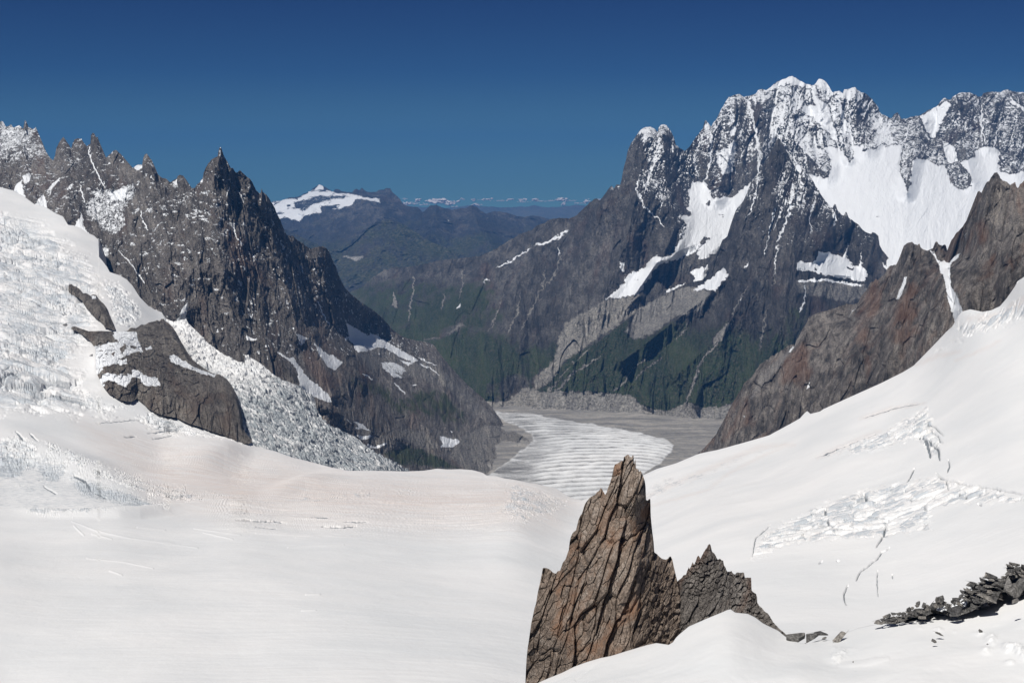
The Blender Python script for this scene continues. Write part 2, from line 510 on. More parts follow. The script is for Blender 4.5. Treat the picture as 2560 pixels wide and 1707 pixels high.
def rock_relief(scale, amp, lean=0.0, vert=0.35, seed=1, octaves=7, slabs=0.35, slab_size=0.35, warp=0.35, crest_amp=0.9, calm=(), gain=0.6, grooves=None):
    def f(P0, PX, PY, D, fade):
        U = (PX - CX) / FPX * np.median(D)
        q = np.stack([(U + lean * P0[..., 2]) / scale, P0[..., 1] * 0.07 / scale, P0[..., 2] * vert / scale], -1)
        w = np.stack([fbm(q * 0.8 + 5, 3, seed + 20), fbm(q * 0.8 + 9, 3, seed + 30), 0 * q[..., 0]], -1)
        q = q + warp * w
        n = ridged(q, octaves, seed, gain=gain)
        n2 = ridged(q * np.array([3.1, 3.1, 5.0]) + 3, 5, seed + 9, gain=0.62)
        a = amp * (n - 0.45) + amp * 0.32 * (n2 - 0.45)
        if slabs:
            qs = q / slab_size; qs[..., 2] *= 0.9
            g, r1, r2, r3, loc = cells(qs, seed + 3)
            a = a + amp * slabs * ((r1 - 0.5) * 0.8 + (r2 - 0.5) * 0.9 * loc[0] + (r3 - 0.5) * 0.7 * loc[2] - 0.25 * (1 - smooth(0, 0.12, g)))
        if grooves:
            gw, gd = grooves
            qg = np.stack([q[..., 0] * scale / gw, q[..., 1] * scale / gw, q[..., 2] * scale / gw * 0.35], -1)
            a = a - gd * smooth(0.62, 0.97, 1 - 1.6 * np.abs(gnoise(qg, seed + 80))) * smooth(-0.25, 0.35, gnoise(qg * 0.31 + 4, seed + 81))
            a = a - 0.45 * gd * smooth(0.66, 0.97, 1 - 1.6 * np.abs(gnoise(qg * 2.3 + 9, seed + 82))) * smooth(-0.2, 0.3, gnoise(qg * 0.5 + 14, seed + 83))
        a = a * (crest_amp + (1 - crest_amp) * fade)
        if calm:
            c = np.zeros(PX.shape)
            for poly in calm: c = np.maximum(c, area(PX, PY, poly, 14))
            a = a * (1 - 0.78 * c)
        f.amount = a
        return along_ray(P0, D, a)
    return f

def snow_on_rock(P, amount, cov, amp, seed, unit, nz0=0.5, kn=0.9, kc=0.7):
    """snow lies on ledges that face up, in hollows, and where the face is mostly snow-covered"""
    n = normals(P)
    conc = (blur(amount, 5) - amount) / amp
    q = P / np.array([unit * 5, unit * 5, unit * 7])
    return cov + kn * (np.minimum(n[..., 2], 0.8) - nz0) + kc * conc * 2.0 + 0.75 * fbm(q, 4, seed + 60, gain=0.65) + 0.25 * gnoise(P / (unit * 40), seed + 61)

def wobble(PX, PY, amp, sc, seed):
    q = np.stack([PX / sc, PY / sc, PX * 0], -1)
    return PX + amp * fbm(q, 4, seed, gain=0.6) * 1.5, PY + amp * fbm(q + 31, 4, seed + 5, gain=0.6) * 1.5

# ================================================================== THE SETTING
# ------------------------------------------------------------------ far low country out to the horizon
mat_far = rock_material("far_country", 17, [(0.08, 0.09, 0.09), (0.14, 0.145, 0.13), (0.22, 0.21, 0.18)], rust_amount=0.0, bump=0.3, stretch=1.0)
ys = np.concatenate([np.linspace(-1500, 20000, 40), np.linspace(20500, 49000, 60)])
xs = np.linspace(-26000, 26000, 90)
GX, GY = np.meshgrid(xs, ys)
GZ = np.where(GY < 20000, -2150.0, -2150 + 500 * smooth(20000, 30000, GY)) + 60 * fbm(np.stack([GX / 4000, GY / 4000, GX * 0], -1), 4, 9)
tag(grid_object("ground", np.stack([GX, GY, GZ], -1)[::-1], pack(GX.shape, 0, 0.4, 0, 0), mat_far), kind="structure")

def far_relief(scale, amp, seed):
    def f(P0, PX, PY, D, fade):
        q = np.stack([P0[..., 0] / scale, P0[..., 1] * 0.4 / scale, P0[..., 2] * 0.6 / scale], -1)
        n = ridged(q + 0.4 * fbm(q, 2, seed + 8)[..., None], 6, seed, gain=0.58)
        f.amount = amp * (n - 0.4)
        return along_ray(P0, D, f.amount * (0.3 + 0.7 * fade))
    return f

# the snow-capped range closing the valley
far_top = [(560, 560), (640, 530), (660, 520), (684, 503), (700, 503), (722, 494), (745, 492), (762, 484), (775, 478), (783, 470), (798, 461),
           (810, 466), (825, 475), (832, 480), (838, 473), (848, 474), (856, 479), (870, 480), (880, 482), (885, 474), (892, 472), (898, 476),
           (904, 470), (911, 475), (918, 480), (940, 480), (948, 475), (958, 474), (966, 470), (975, 471), (982, 482), (990, 488), (1000, 498),
           (1008, 510), (1020, 516), (1045, 519), (1055, 530), (1062, 527), (1075, 514), (1090, 512), (1105, 519), (1130, 525), (1150, 522),
           (1165, 520), (1180, 513), (1192, 518), (1203, 527), (1215, 535), (1230, 529), (1250, 529), (1270, 533), (1290, 540), (1310, 543),
           (1330, 539), (1350, 541), (1380, 550), (1420, 556), (1480, 575)]
mat_range = rock_material("far_range_rock", 16, [(0.035, 0.038, 0.042), (0.06, 0.06, 0.062), (0.15, 0.14, 0.13)], rust_amount=0.1, veg=(0.022, 0.032, 0.022), bump=0.5, stretch=0.6)
fr = far_relief(1500, 650, 4)
def far_masks(P, P0, PX, PY, D):
    wx, wy = wobble(PX, PY, 7, 22, 3)
    c = area(wx, wy, [(640, 515), (700, 500), (745, 494), (783, 474), (798, 461), (826, 478), (905, 490), (950, 496), (952, 508), (935, 504), (905, 498), (880, 505),
                      (875, 502), (850, 520), (828, 522), (840, 512), (800, 515), (805, 530), (770, 538), (748, 553), (715, 545), (690, 548), (640, 545)], 5)
    c2 = area(wx, wy, [(868, 498), (892, 500), (880, 512), (850, 525), (828, 524), (852, 512)], 3)
    holes = area(wx, wy, [(735, 505), (800, 490), (860, 488), (872, 494), (830, 500), (790, 508), (760, 528), (740, 520)], 6)
    s = snow_on_rock(P, fr.amount, 0.08, 650, 3, 16, nz0=0.75, kn=0.3, kc=0.4)
    strk = fbm(np.stack([P[..., 0] / 420 - P[..., 2] / 300, P[..., 1] / 2500, P[..., 2] / 110], -1), 4, 55, gain=0.65)
    s = np.maximum(s * (PY < 560) * 0.9, np.clip(np.maximum(c * (1 - 0.62 * holes), c2), 0, 1) * (0.95 - 1.1 * smooth(0.05, 0.4, strk)) + 0.25 * (s - 0.2) * (c > 0.3))
    g = smooth(520, 660, PY) * 0.5 + 0.15 + 0.3 * gnoise(P / 900, 5)
    sc_ = 0.75 * smooth(0.22, 0.55, fbm(np.stack([P[..., 0] / 300 + P[..., 2] / 500, P[..., 1] / 1500, P[..., 2] / 500], -1), 5, 12, gain=0.65))
    sc_ = np.maximum(sc_, 0.8 * area(wx, wy, [(850, 636), (912, 634), (900, 648), (892, 655), (882, 645)], 3))
    return pack(PX.shape, np.clip(s, 0, 1), g, sc_, 0)
tag(landform("mountain", far_top, [(560, 780), (1500, 780)], 600, 1480, 620, 260,
    [(560, 560, 25000), (798, 461, 25500), (980, 480, 24000), (1150, 520, 22500), (1400, 552, 24000), (700, 560, 22000), (900, 600, 19000),
     (1100, 600, 18500), (1300, 620, 18500), (700, 780, 15000), (1000, 780, 14000), (1480, 780, 15000)], mat_range, fr, far_masks,
    spurs=[([(905, 480), (950, 545), (880, 600), (840, 650)], 1500, 70), ([(1090, 515), (1080, 570), (1000, 640)], 1200, 60), ([(1180, 515), (1200, 580), (1250, 640)], 1200, 60)],
    jag=2.0, jag_scale=9, back_step=600, seed=4), kind="structure")

fr0 = far_relief(2500, 900, 24)
tag(landform("mountain", [(850, 520), (960, 512), (1040, 517), (1120, 519), (1180, 514), (1260, 519), (1330, 515), (1390, 518), (1440, 513), (1520, 519), (1600, 520)], [(850, 560), (1600, 560)], 860, 1590, 300, 60,
    [(860, 515, 47500), (1200, 515, 47000), (1590, 515, 47500), (860, 560, 38000), (1200, 560, 38000), (1590, 560, 38000)], mat_far, fr0,
    lambda P, P0, PX, PY, D: pack(PX.shape, 0, 0.3, 0.3 * smooth(0.1, 0.5, fbm(P / 1500, 3, 2)), 0), jag=4.0, jag_scale=30, back_step=200, seed=24), kind="structure")

# wooded foothills in front of it, already blue with distance
fr2 = far_relief(900, 420, 14)
def foothill_masks(P, P0, PX, PY, D):
    s = 0.75 * area(*wobble(PX, PY, 3, 9, 4), [(848, 640), (912, 640), (905, 647), (895, 652), (885, 652), (870, 646)], 3)
    return pack(PX.shape, 0, 0.55 + 0.3 * gnoise(P / 500, 3), np.maximum(s, 0.3 * smooth(0.25, 0.6, fbm(P / 300, 4, 2))), 0)
tag(landform("mountain", [(640, 560), (700, 568), (730, 580), (770, 600), (815, 622), (850, 628), (880, 610), (920, 570), (945, 552), (975, 548), (1010, 562), (1040, 580),
     (1080, 606), (1120, 622), (1160, 640), (1200, 655), (1260, 680), (1400, 700)], [(640, 860), (1500, 860)], 640, 1380, 460, 200,
    [(640, 560, 17000), (815, 622, 16500), (945, 552, 17500), (1200, 655, 15500), (1400, 700, 15000), (640, 860, 12500), (1000, 860, 12500), (1400, 860, 12500)],
    mat_range, fr2, foothill_masks, jag=2.0, jag_scale=8, back_step=300, seed=15), kind="structure")

# ------------------------------------------------------------------ the high massif on the right
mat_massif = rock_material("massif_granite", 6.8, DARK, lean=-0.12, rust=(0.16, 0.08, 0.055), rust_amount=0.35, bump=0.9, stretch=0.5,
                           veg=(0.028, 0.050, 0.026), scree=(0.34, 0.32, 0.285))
massif_top = [(860, 745), (880, 728), (905, 718), (930, 695), (960, 675), (985, 669), (1010, 668), (1040, 665), (1080, 655), (1110, 649), (1150, 646), (1175, 643), (1200, 640), (1240, 622),
    (1265, 606), (1285, 594), (1300, 585), (1330, 575), (1345, 562), (1360, 558), (1376, 548), (1400, 545), (1425, 546), (1440, 540), (1450, 530), (1460, 520),
    (1475, 506), (1485, 498), (1492, 497), (1500, 501), (1515, 482), (1523, 470), (1529, 464), (1535, 472), (1542, 460), (1550, 463), (1554, 450), (1558, 425), (1565, 400),
    (1569, 378), (1576, 362), (1590, 340), (1600, 327), (1612, 318), (1625, 317), (1637, 322), (1644, 331), (1647, 318), (1655, 311), (1665, 313), (1672, 320), (1680, 333), (1685, 345),
    (1690, 363), (1700, 371), (1712, 378), (1725, 366), (1735, 350), (1750, 330), (1759, 320), (1762, 303), (1765, 300), (1771, 308), (1778, 318), (1784, 306), (1790, 300), (1805, 270),
    (1820, 245), (1835, 238), (1848, 235), (1860, 243), (1870, 241), (1890, 235), (1895, 226), (1905, 222), (1915, 227), (1930, 215), (1945, 203), (1965, 196), (1980, 190),
    (1990, 195), (2000, 202), (2015, 210), (2035, 214), (2045, 200), (2053, 197), (2063, 203), (2072, 215), (2080, 230), (2090, 229), (2100, 228), (2108, 235), (2111, 224), (2122, 223),
    (2130, 220), (2137, 218), (2145, 226), (2155, 232), (2165, 234), (2180, 248), (2195, 268), (2202, 285), (2215, 290), (2230, 297), (2235, 286), (2243, 281), (2250, 290), (2252, 297),
    (2265, 297), (2280, 292), (2300, 289), (2320, 276), (2340, 268), (2350, 256), (2360, 244), (2368, 248), (2375, 250), (2385, 240), (2400, 232), (2420, 231), (2435, 236), (2445, 242),
    (2455, 242), (2459, 233), (2470, 230), (2480, 230), (2500, 231), (2510, 226), (2518, 224), (2535, 230), (2560, 231), (2600, 238), (2680, 250), (2760, 240)]
CHARPOUA = [(1731, 457), (1752, 454), (1768, 460), (1774, 480), (1782, 498), (1800, 493), (1812, 489), (1822, 497), (1845, 483), (1880, 452), (1910, 480), (1860, 600), (1812, 615),
    (1792, 628), (1771, 642), (1744, 650), (1744, 628), (1758, 611), (1731, 621), (1693, 638), (1669, 655), (1642, 662), (1625, 693), (1608, 720), (1595, 740), (1561, 744), (1527, 754),
    (1516, 747), (1533, 730), (1557, 710), (1567, 686), (1591, 678), (1615, 666), (1629, 645), (1642, 637), (1666, 649), (1680, 638), (1690, 618), (1710, 587), (1705, 570), (1698, 600),
    (1710, 579), (1716, 558), (1701, 546), (1731, 537), (1716, 522), (1723, 513), (1723, 478)]
TALEFRE = [(2000, 413), (2012, 440), (2022, 432), (2040, 442), (2070, 447), (2078, 420), (2072, 390), (2062, 370), (2085, 366), (2098, 375), (2110, 387), (2123, 405), (2133, 395), (2136, 366), (2159, 362),
    (2154, 380), (2177, 372), (2192, 374), (2205, 362), (2215, 368), (2235, 362), (2258, 362), (2253, 392), (2250, 431), (2262, 456), (2270, 481), (2277, 456), (2279, 405), (2292, 395), (2317, 400),
    (2343, 412), (2363, 415), (2376, 451), (2394, 475), (2414, 475), (2431, 461), (2419, 424), (2399, 408), (2434, 395), (2440, 376), (2460, 367), (2491, 367), (2498, 380),
    (2498, 426), (2521, 435), (2547, 433), (2560, 425), (2760, 425), (2760, 760), (2200, 760), (2120, 600), (2030, 520), (1960, 420)]
mr = rock_relief(330, 200, grooves=(170, 80), lean=-0.12, vert=0.30, seed=31, octaves=8, slabs=0.30, slab_size=0.3, calm=[CHARPOUA, TALEFRE, [(1180, 1012), (1268, 1007), (1312, 970), (1353, 983), (1489, 984), (1581, 992), (1601, 1015), (1659, 1034), (1724, 1010), (1758, 1022), (1846, 1003), (1950, 995), (1950, 1300), (1180, 1300)]])
def massif_masks(P, P0, PX, PY, D):
    wx, wy = wobble(PX, PY, 9, 13, 41)
    # how snowy each part of the rock is
    hi = smooth(640, 420, PY) * smooth(1500, 1600, PX)
    cov = -0.12 + 0.50 * hi + 0.17 * smooth(1830, 1980, PX) * smooth(440, 330, PY) * smooth(2260, 2200, PX) - 0.08 * smooth(2230, 2330, PX)
    cov = cov - 0.30 * area(PX, PY, [(1540, 560), (1552, 450), (1575, 365), (1600, 340), (1615, 380), (1600, 450), (1585, 520)], 20)
    cov = cov - 0.25 * area(PX, PY, [(2125, 300), (2165, 290), (2195, 340), (2180, 360), (2130, 350)], 14)
    cov = cov - 0.2 * area(PX, PY, [(1880, 270), (1905, 260), (1920, 330), (1905, 370), (1890, 330)], 10)
    cov = cov - 0.25 * area(PX, PY, [(1830, 420), (1890, 400), (1900, 440), (1830, 500), (1815, 480)], 14)
    s = snow_on_rock(P, mr.amount, cov, 230, 31, 6.8, nz0=0.52, kn=0.85, kc=0.55)
    k = lambda poly, c=1.0, soft=8: c * area(wx, wy, poly, soft)
    full = k(CHARPOUA); full = np.maximum(full, k(TALEFRE))
    full = full * (1 - k([(1548 + 320, 100), (0, 0), (0, 0)], 0) )
    for poly, c in [([(1724, 679), (1750, 668), (1771, 660), (1766, 685), (1751, 706), (1731, 708), (1738, 690)], 1.0),
                    ([(1547, 654), (1558, 656), (1564, 669), (1560, 680), (1550, 668)], 1.0),
                    ([(1477, 780), (1493, 776), (1488, 784)], 1.0),
                    ([(1659, 736), (1675, 722), (1690, 716), (1717, 707), (1703, 719), (1673, 737)], 1.0),
                    ([(1336, 612), (1363, 604), (1390, 590), (1423, 573), (1425, 577), (1401, 594), (1377, 606), (1350, 614)], 1.0),
                    ([(1207, 705), (1221, 697), (1224, 700), (1212, 709)], 0.9),
                    ([(1141, 771), (1150, 761), (1153, 766), (1147, 771)], 0.9),
                    ([(1787, 378), (1812, 368), (1838, 345), (1843, 362), (1840, 390), (1832, 430), (1806, 440), (1790, 410)], 0.62),
                    ([(1825, 325), (1838, 312), (1842, 330), (1830, 345)], 0.8),
                    ([(1905, 225), (1930, 214), (1965, 194), (1980, 188), (2015, 209), (2038, 213), (2034, 224), (1990, 212), (1965, 208), (1930, 226), (1915, 235)], 1.0),
                    ([(2025, 212), (2040, 216), (2046, 245), (2072, 262), (2080, 300), (2098, 350), (2090, 358), (2062, 325), (2030, 296), (2000, 280), (2010, 262), (2035, 262)], 0.72),
                    ([(2300, 290), (2335, 270), (2368, 250), (2378, 262), (2350, 320), (2335, 352), (2318, 335), (2305, 310)], 0.75),
                    ([(2355, 352), (2385, 366), (2397, 402), (2372, 410), (2360, 385)], 0.95),
                    ([(2520, 236), (2535, 250), (2560, 272), (2600, 290), (2560, 280), (2530, 262)], 0.9)]:
        full = np.maximum(full, k(poly, c))
    for line, w in [([(1760, 612), (1700, 642), (1655, 650), (1625, 672), (1600, 700)], 13), ([(1862, 240), (1876, 270), (1884, 310), (1893, 350), (1898, 385), (1896, 430)], 6), ([(1965, 245), (1955, 290), (1942, 320), (1932, 350), (1920, 368)], 8),
                    ([(2097, 245), (2105, 290), (2117, 322), (2128, 350), (2134, 372)], 9), ([(1780, 320), (1778, 360), (1776, 400), (1768, 440), (1757, 458)], 5),
                    ([(1755, 330), (1745, 372), (1735, 402), (1746, 440), (1750, 458)], 3), ([(1636, 404), (1625, 430), (1616, 460), (1610, 485)], 5), ([(1643, 328), (1648, 360), (1648, 380)], 3),
                    ([(1655, 480), (1653, 520)], 3), ([(1600, 450), (1590, 470), (1612, 520), (1645, 545), (1660, 570)], 4), ([(2370, 250), (2352, 290), (2340, 330)], 4), ([(2455, 260), (2452, 305), (2462, 360)], 4),
                    ([(2515, 300), (2492, 330), (2488, 366)], 3), ([(2000, 290), (2005, 340), (2013, 400)], 3), ([(1995, 340), (1985, 390), (1995, 425)], 3), ([(2120, 280), (2124, 310), (2130, 350)], 4),
                    ([(2280, 300), (2268, 330), (2258, 360)], 3), ([(2225, 300), (2222, 330), (2215, 362)], 5), ([(1241, 669), (1285, 649), (1329, 619)], 3), ([(1395, 616), (1398, 640)], 2.5),
                    ([(1936, 300), (1944, 330), (1960, 360), (1970, 385)], 4)]:
        full = np.maximum(full, 0.95 * stroke(wx, wy, line, w, 2))
    marks = smooth(0.12, 0.45, fbm(P / np.array([110., 110., 30.]), 4, 71, gain=0.65)) * area(wx, wy, [(2080, 480), (2160, 450), (2260, 520), (2300, 560), (2400, 520), (2420, 560), (2330, 610), (2260, 600), (2180, 560)], 60)
    marks = np.maximum(marks, 0.8 * smooth(0.15, 0.45, fbm(P / np.array([90., 90., 30.]), 4, 72, gain=0.65)) * area(wx, wy, [(1740, 560), (1800, 520), (1840, 540), (1800, 600), (1700, 640), (1600, 710), (1540, 750), (1560, 700), (1690, 600)], 30))
    # bare rock islands in the snow
    for poly in [[(1768, 497), (1776, 500), (1775, 515), (1769, 512)], [(1748, 604), (1765, 590), (1772, 598), (1760, 612)]]:
        full = full * (1 - 0.9 * k(poly))
    s = np.where(full > 0.02, np.maximum(s * (1 - 0.3 * (full < 0.9)), full * 1.0 + 0.12 * (full > 0.5)), s)
    s = np.where(full > 0.9, 1.2 - 0.85 * marks, s)
    s = s * np.where((PY > 640) & (full < 0.3), 0.0, 1.0)
    # plants
    g = 0.55 * smooth(820, 900, PY) * smooth(1480, 1350, PX) + 0.50 * smooth(800, 880, PY) * smooth(1350, 1450, PX) + 0.50 * smooth(1330, 1180, PX) * smooth(670, 730, PY)
    g = g + 0.25 * area(wx, wy, [(960, 835), (1060, 800), (1180, 730), (1225, 705), (1190, 760), (1100, 820), (1010, 850)], 14)
    g = g + 0.2 * gnoise(P / 260, 5) + 0.10
    g = g * (1 - 0.5 * area(wx, wy, [(1215, 1000), (1215, 960), (1300, 930), (1330, 960), (1260, 1010)], 12))
    # rubble
    r = k([(1411, 808), (1450, 785), (1482, 768), (1512, 750), (1598, 738), (1596, 774), (1540, 815), (1479, 856), (1418, 897), (1370, 960), (1329, 975), (1340, 940), (1385, 900), (1398, 846)], 0.85, 9)
    r = np.maximum(r, k([(1598, 768), (1652, 740), (1720, 712), (1778, 727), (1758, 768), (1710, 788), (1642, 800), (1560, 830)], 0.8, 9))
    r = np.maximum(r, k([(1100, 840), (1155, 805), (1165, 815), (1090, 850), (1045, 850)], 0.5, 8))
    for line, w in [([(1363, 666), (1361, 696), (1343, 747), (1320, 790), (1305, 822)], 4), ([(1302, 727), (1295, 781), (1268, 832)], 4), ([(1472, 873), (1418, 928), (1363, 985)], 6),
                    ([(1036, 691), (1030, 740), (1021, 802)], 4), ([(1159, 668), (1156, 700), (1151, 744)], 3), ([(985, 735), (990, 770)], 8), ([(1404, 640), (1385, 690), (1361, 720)], 4),
                    ([(1260, 735), (1240, 790), (1222, 830)], 3), ([(1110, 735), (1105, 775)], 3)]:
        r = np.maximum(r, 0.75 * stroke(wx, wy, line, w, 2.5))
    mor = [(1180, 1010), (1220, 1003), (1268, 1005), (1290, 985), (1312, 966), (1353, 979), (1384, 979), (1489, 980), (1533, 984), (1581, 989), (1601, 1012), (1659, 1030), (1690, 1019), (1724, 1006),
           (1758, 1019), (1812, 1016), (1846, 999), (1950, 990), (1950, 1200), (1180, 1200)]
    r = np.maximum(r, k(mor, 1.0, 5))
    g = g * (1 - np.clip(r * 1.3, 0, 1))
    s = s * (1 - 0.9 * (r > 0.3))
    return pack(PX.shape, np.clip(s, 0, 1.3), np.clip(g, 0, 1), r, 0.3 * gnoise(P / 300, 8))
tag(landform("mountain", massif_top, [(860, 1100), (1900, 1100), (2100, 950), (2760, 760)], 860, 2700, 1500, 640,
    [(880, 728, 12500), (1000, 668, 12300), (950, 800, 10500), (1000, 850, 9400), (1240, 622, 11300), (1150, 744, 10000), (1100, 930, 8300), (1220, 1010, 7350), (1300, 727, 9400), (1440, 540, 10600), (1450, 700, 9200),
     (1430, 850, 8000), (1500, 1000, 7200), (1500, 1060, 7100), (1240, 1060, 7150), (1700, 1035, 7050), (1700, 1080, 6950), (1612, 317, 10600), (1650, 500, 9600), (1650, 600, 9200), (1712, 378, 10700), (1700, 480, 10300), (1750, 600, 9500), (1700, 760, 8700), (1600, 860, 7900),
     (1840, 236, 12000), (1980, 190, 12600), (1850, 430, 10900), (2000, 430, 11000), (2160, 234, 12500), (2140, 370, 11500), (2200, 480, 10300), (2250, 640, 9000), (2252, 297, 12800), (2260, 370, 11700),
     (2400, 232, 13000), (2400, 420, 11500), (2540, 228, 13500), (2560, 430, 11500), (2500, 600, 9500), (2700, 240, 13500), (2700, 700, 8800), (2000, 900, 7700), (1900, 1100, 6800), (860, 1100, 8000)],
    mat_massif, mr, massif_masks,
    spurs=[([(1612, 317), (1600, 450), (1560, 620), (1500, 760)], 420, 60), ([(1655, 311), (1665, 450), (1690, 560), (1660, 640)], 350, 50), ([(1529, 464), (1450, 640), (1420, 740), (1440, 800)], 350, 60),
           ([(1350, 560), (1300, 700), (1250, 850), (1220, 980)], 350, 70), ([(1230, 625), (1180, 740), (1120, 860)], 250, 60), ([(1840, 236), (1840, 330), (1815, 420), (1790, 490)], 350, 40),
           ([(1905, 222), (1915, 320), (1895, 440)], 300, 35), ([(1980, 190), (1975, 280), (1985, 350), (2060, 430)], 350, 45), ([(2053, 197), (2060, 290)], 200, 25), ([(2137, 218), (2140, 300), (2165, 370)], 350, 40),
           ([(2111, 224), (2100, 300), (2120, 400)], 250, 20), ([(2310, 300), (2290, 380), (2268, 480)], 350, 30), ([(2400, 232), (2400, 320), (2430, 450)], 350, 40), ([(2500, 230), (2480, 300), (2470, 360)], 300, 35),
           ([(2560, 230), (2540, 420)], 350, 45), ([(1790, 300), (1770, 380), (1780, 450)], 250, 25), ([(1640, 660), (1570, 760), (1600, 740)], 200, 30)],
    jag=2.2, jag_scale=7, back_step=150, seed=31), kind="structure")

# the dark pyramid standing in front of it
mat_pyramid = rock_material("pyramid_granite", 5.8, [(0.034, 0.033, 0.032), (0.085, 0.08, 0.076), (0.195, 0.183, 0.17)], lean=-0.1, rust=(0.13, 0.07, 0.055), rust_amount=0.3, bump=0.95, stretch=0.42, veg=(0.028, 0.050, 0.026), scree=(0.31, 0.295, 0.27))
pyramid_top = [(1330, 1015), (1363, 985), (1418, 925), (1479, 868), (1540, 820), (1591, 780), (1625, 757), (1660, 737), (1700, 716), (1730, 705), (1760, 700), (1775, 670), (1790, 640), (1800, 616), (1806, 600), (1815, 594), (1822, 588),
    (1828, 566), (1835, 541), (1841, 522), (1850, 513), (1860, 500), (1870, 475), (1880, 452), (1886, 444), (1892, 438), (1900, 425), (1908, 415), (1915, 398), (1925, 384), (1935, 366), (1942, 350), (1946, 346), (1951, 353), (1958, 360),
    (1965, 376), (1975, 395), (1985, 412), (1995, 430), (2003, 434), (2006, 424), (2012, 421), (2020, 432), (2026, 442), (2040, 466), (2055, 490), (2066, 505), (2074, 515), (2083, 521), (2086, 509), (2090, 512), (2093, 524), (2104, 537),
    (2112, 540), (2114, 529), (2118, 534), (2122, 544), (2135, 554), (2145, 560), (2158, 576), (2168, 582), (2178, 585), (2181, 580), (2190, 584), (2196, 590), (2199, 612), (2206, 626), (2215, 636), (2226, 652), (2236, 672), (2260, 700), (2330, 760)]
SNOWPATCH = [(2045, 629), (2060, 631), (2074, 628), (2080, 636), (2108, 640), (2116, 627), (2118, 645), (2130, 660), (2146, 667), (2153, 650), (2161, 671), (2170, 680), (2164, 704), (2140, 702), (2128, 698), (2086, 694),
             (2050, 684), (2027, 680), (1991, 677), (1994, 656), (2006, 653), (2027, 659), (2040, 648)]
pr = rock_relief(260, 160, grooves=(140, 70), lean=-0.1, vert=0.25, seed=61, octaves=8, slabs=0.25, slab_size=0.3, calm=[SNOWPATCH, [(1180, 1012), (1268, 1007), (1312, 970), (1353, 983), (1489, 984), (1581, 992), (1601, 1015), (1659, 1034), (1724, 1010), (1758, 1022), (1846, 1003), (1950, 995), (1950, 1300), (1180, 1300)]])
def pyramid_masks(P, P0, PX, PY, D):
    wx, wy = wobble(PX, PY, 8, 12, 45)
    cov = -0.06 + 0.44 * smooth(620, 440, PY) + 0.05 * smooth(700, 560, PY) * smooth(1980, 2080, PX)
    cov = cov - 0.3 * area(PX, PY, [(1915, 400), (1946, 350), (1975, 400), (1940, 440), (1930, 560), (1900, 520)], 20)
    s = snow_on_rock(P, pr.amount, cov, 190, 61, 5.8, nz0=0.5, kn=0.8, kc=0.5)
    full = area(wx, wy, SNOWPATCH, 4)
    for poly in [[(2004, 673), (2030, 679), (2090, 693), (2088, 697), (2060, 692)], [(2116, 668), (2135, 668), (2132, 673), (2118, 674)], [(2036, 670), (2041, 671), (2040, 677), (2036, 676)]]:
        full = full * (1 - area(wx, wy, poly, 3))
    for poly in [[(1731, 727), (1752, 712), (1775, 700), (1790, 684), (1812, 669), (1820, 686), (1809, 702), (1788, 726), (1766, 722), (1740, 727)],
                 [(1860, 668), (1873, 654), (1870, 664), (1862, 670)], [(1850, 753), (1857, 742), (1855, 752)],
                 [(1995, 700), (2060, 696), (2100, 704), (2160, 712), (2150, 716), (2080, 706), (2040, 704), (1995, 706)]]:
        full = np.maximum(full, area(wx, wy, poly, 3))
    for line, w in [([(1982, 462), (1980, 490), (1975, 520), (1961, 567), (1948, 595), (1940, 605)], 5), ([(2041, 495), (2030, 520), (2024, 549), (2030, 585)], 3.5), ([(1937, 519), (1928, 560), (1920, 600), (1912, 640)], 3),
                    ([(2083, 522), (2088, 550), (2083, 567)], 4.5), ([(2121, 606), (2114, 630), (2110, 645)], 3.5), ([(1946, 608), (1940, 650), (1937, 690)], 2.5), ([(2013, 712), (2012, 748), (2000, 781)], 3),
                    ([(1960, 512), (1945, 545), (1935, 575)], 2.5), ([(1898, 430), (1890, 480), (1880, 520), (1868, 545)], 3), ([(2155, 628), (2153, 655)], 2.5), ([(1990, 460), (1992, 500), (2000, 520)], 2.5)]:
        full = np.maximum(full, 0.95 * stroke(wx, wy, line, w, 2))
    s = np.where(full > 0.3, np.maximum(s, full), s)
    s = s * np.where((PY > 650) & (full < 0.3), 0.35, 1.0)
    g = 0.68 * smooth(760, 880, PY + 0.12 * (1800 - PX)) + 0.22 * gnoise(P / 240, 15) + 0.08
    g = np.maximum(g, 0.5 * area(wx, wy, [(1970, 760), (2030, 770), (2010, 830), (1950, 850)], 20))
    r = area(wx, wy, [(1560, 830), (1600, 770), (1652, 738), (1720, 715), (1778, 727), (1758, 768), (1712, 790), (1690, 790), (1640, 830), (1590, 850)], 10) * 0.85
    r = np.maximum(r, 0.55 * area(wx, wy, [(1985, 700), (2165, 708), (2190, 740), (2120, 758), (2060, 745), (2000, 735)], 12))
    r = np.maximum(r, 0.7 * area(wx, wy, [(1780, 855), (1790, 835), (1825, 800), (1830, 815), (1805, 850), (1785, 862)], 6))
    for line, w in [([(1870, 715), (1835, 775), (1832, 810)], 4), ([(1805, 849), (1761, 890), (1745, 921), (1731, 968), (1712, 1010)], 6), ([(1635, 880), (1581, 921), (1561, 955), (1530, 980)], 4),
                    ([(1655, 895), (1610, 925), (1585, 950)], 3), ([(1918, 770), (1910, 820), (1898, 880)], 3), ([(1500, 890), (1430, 935), (1370, 1000)], 5), ([(1400, 950), (1350, 1000)], 4), ([(1740, 790), (1690, 850)], 3),
                    ([(1937, 700), (1934, 715)], 5)]:
        r = np.maximum(r, 0.75 * stroke(wx, wy, line, w, 2.5))
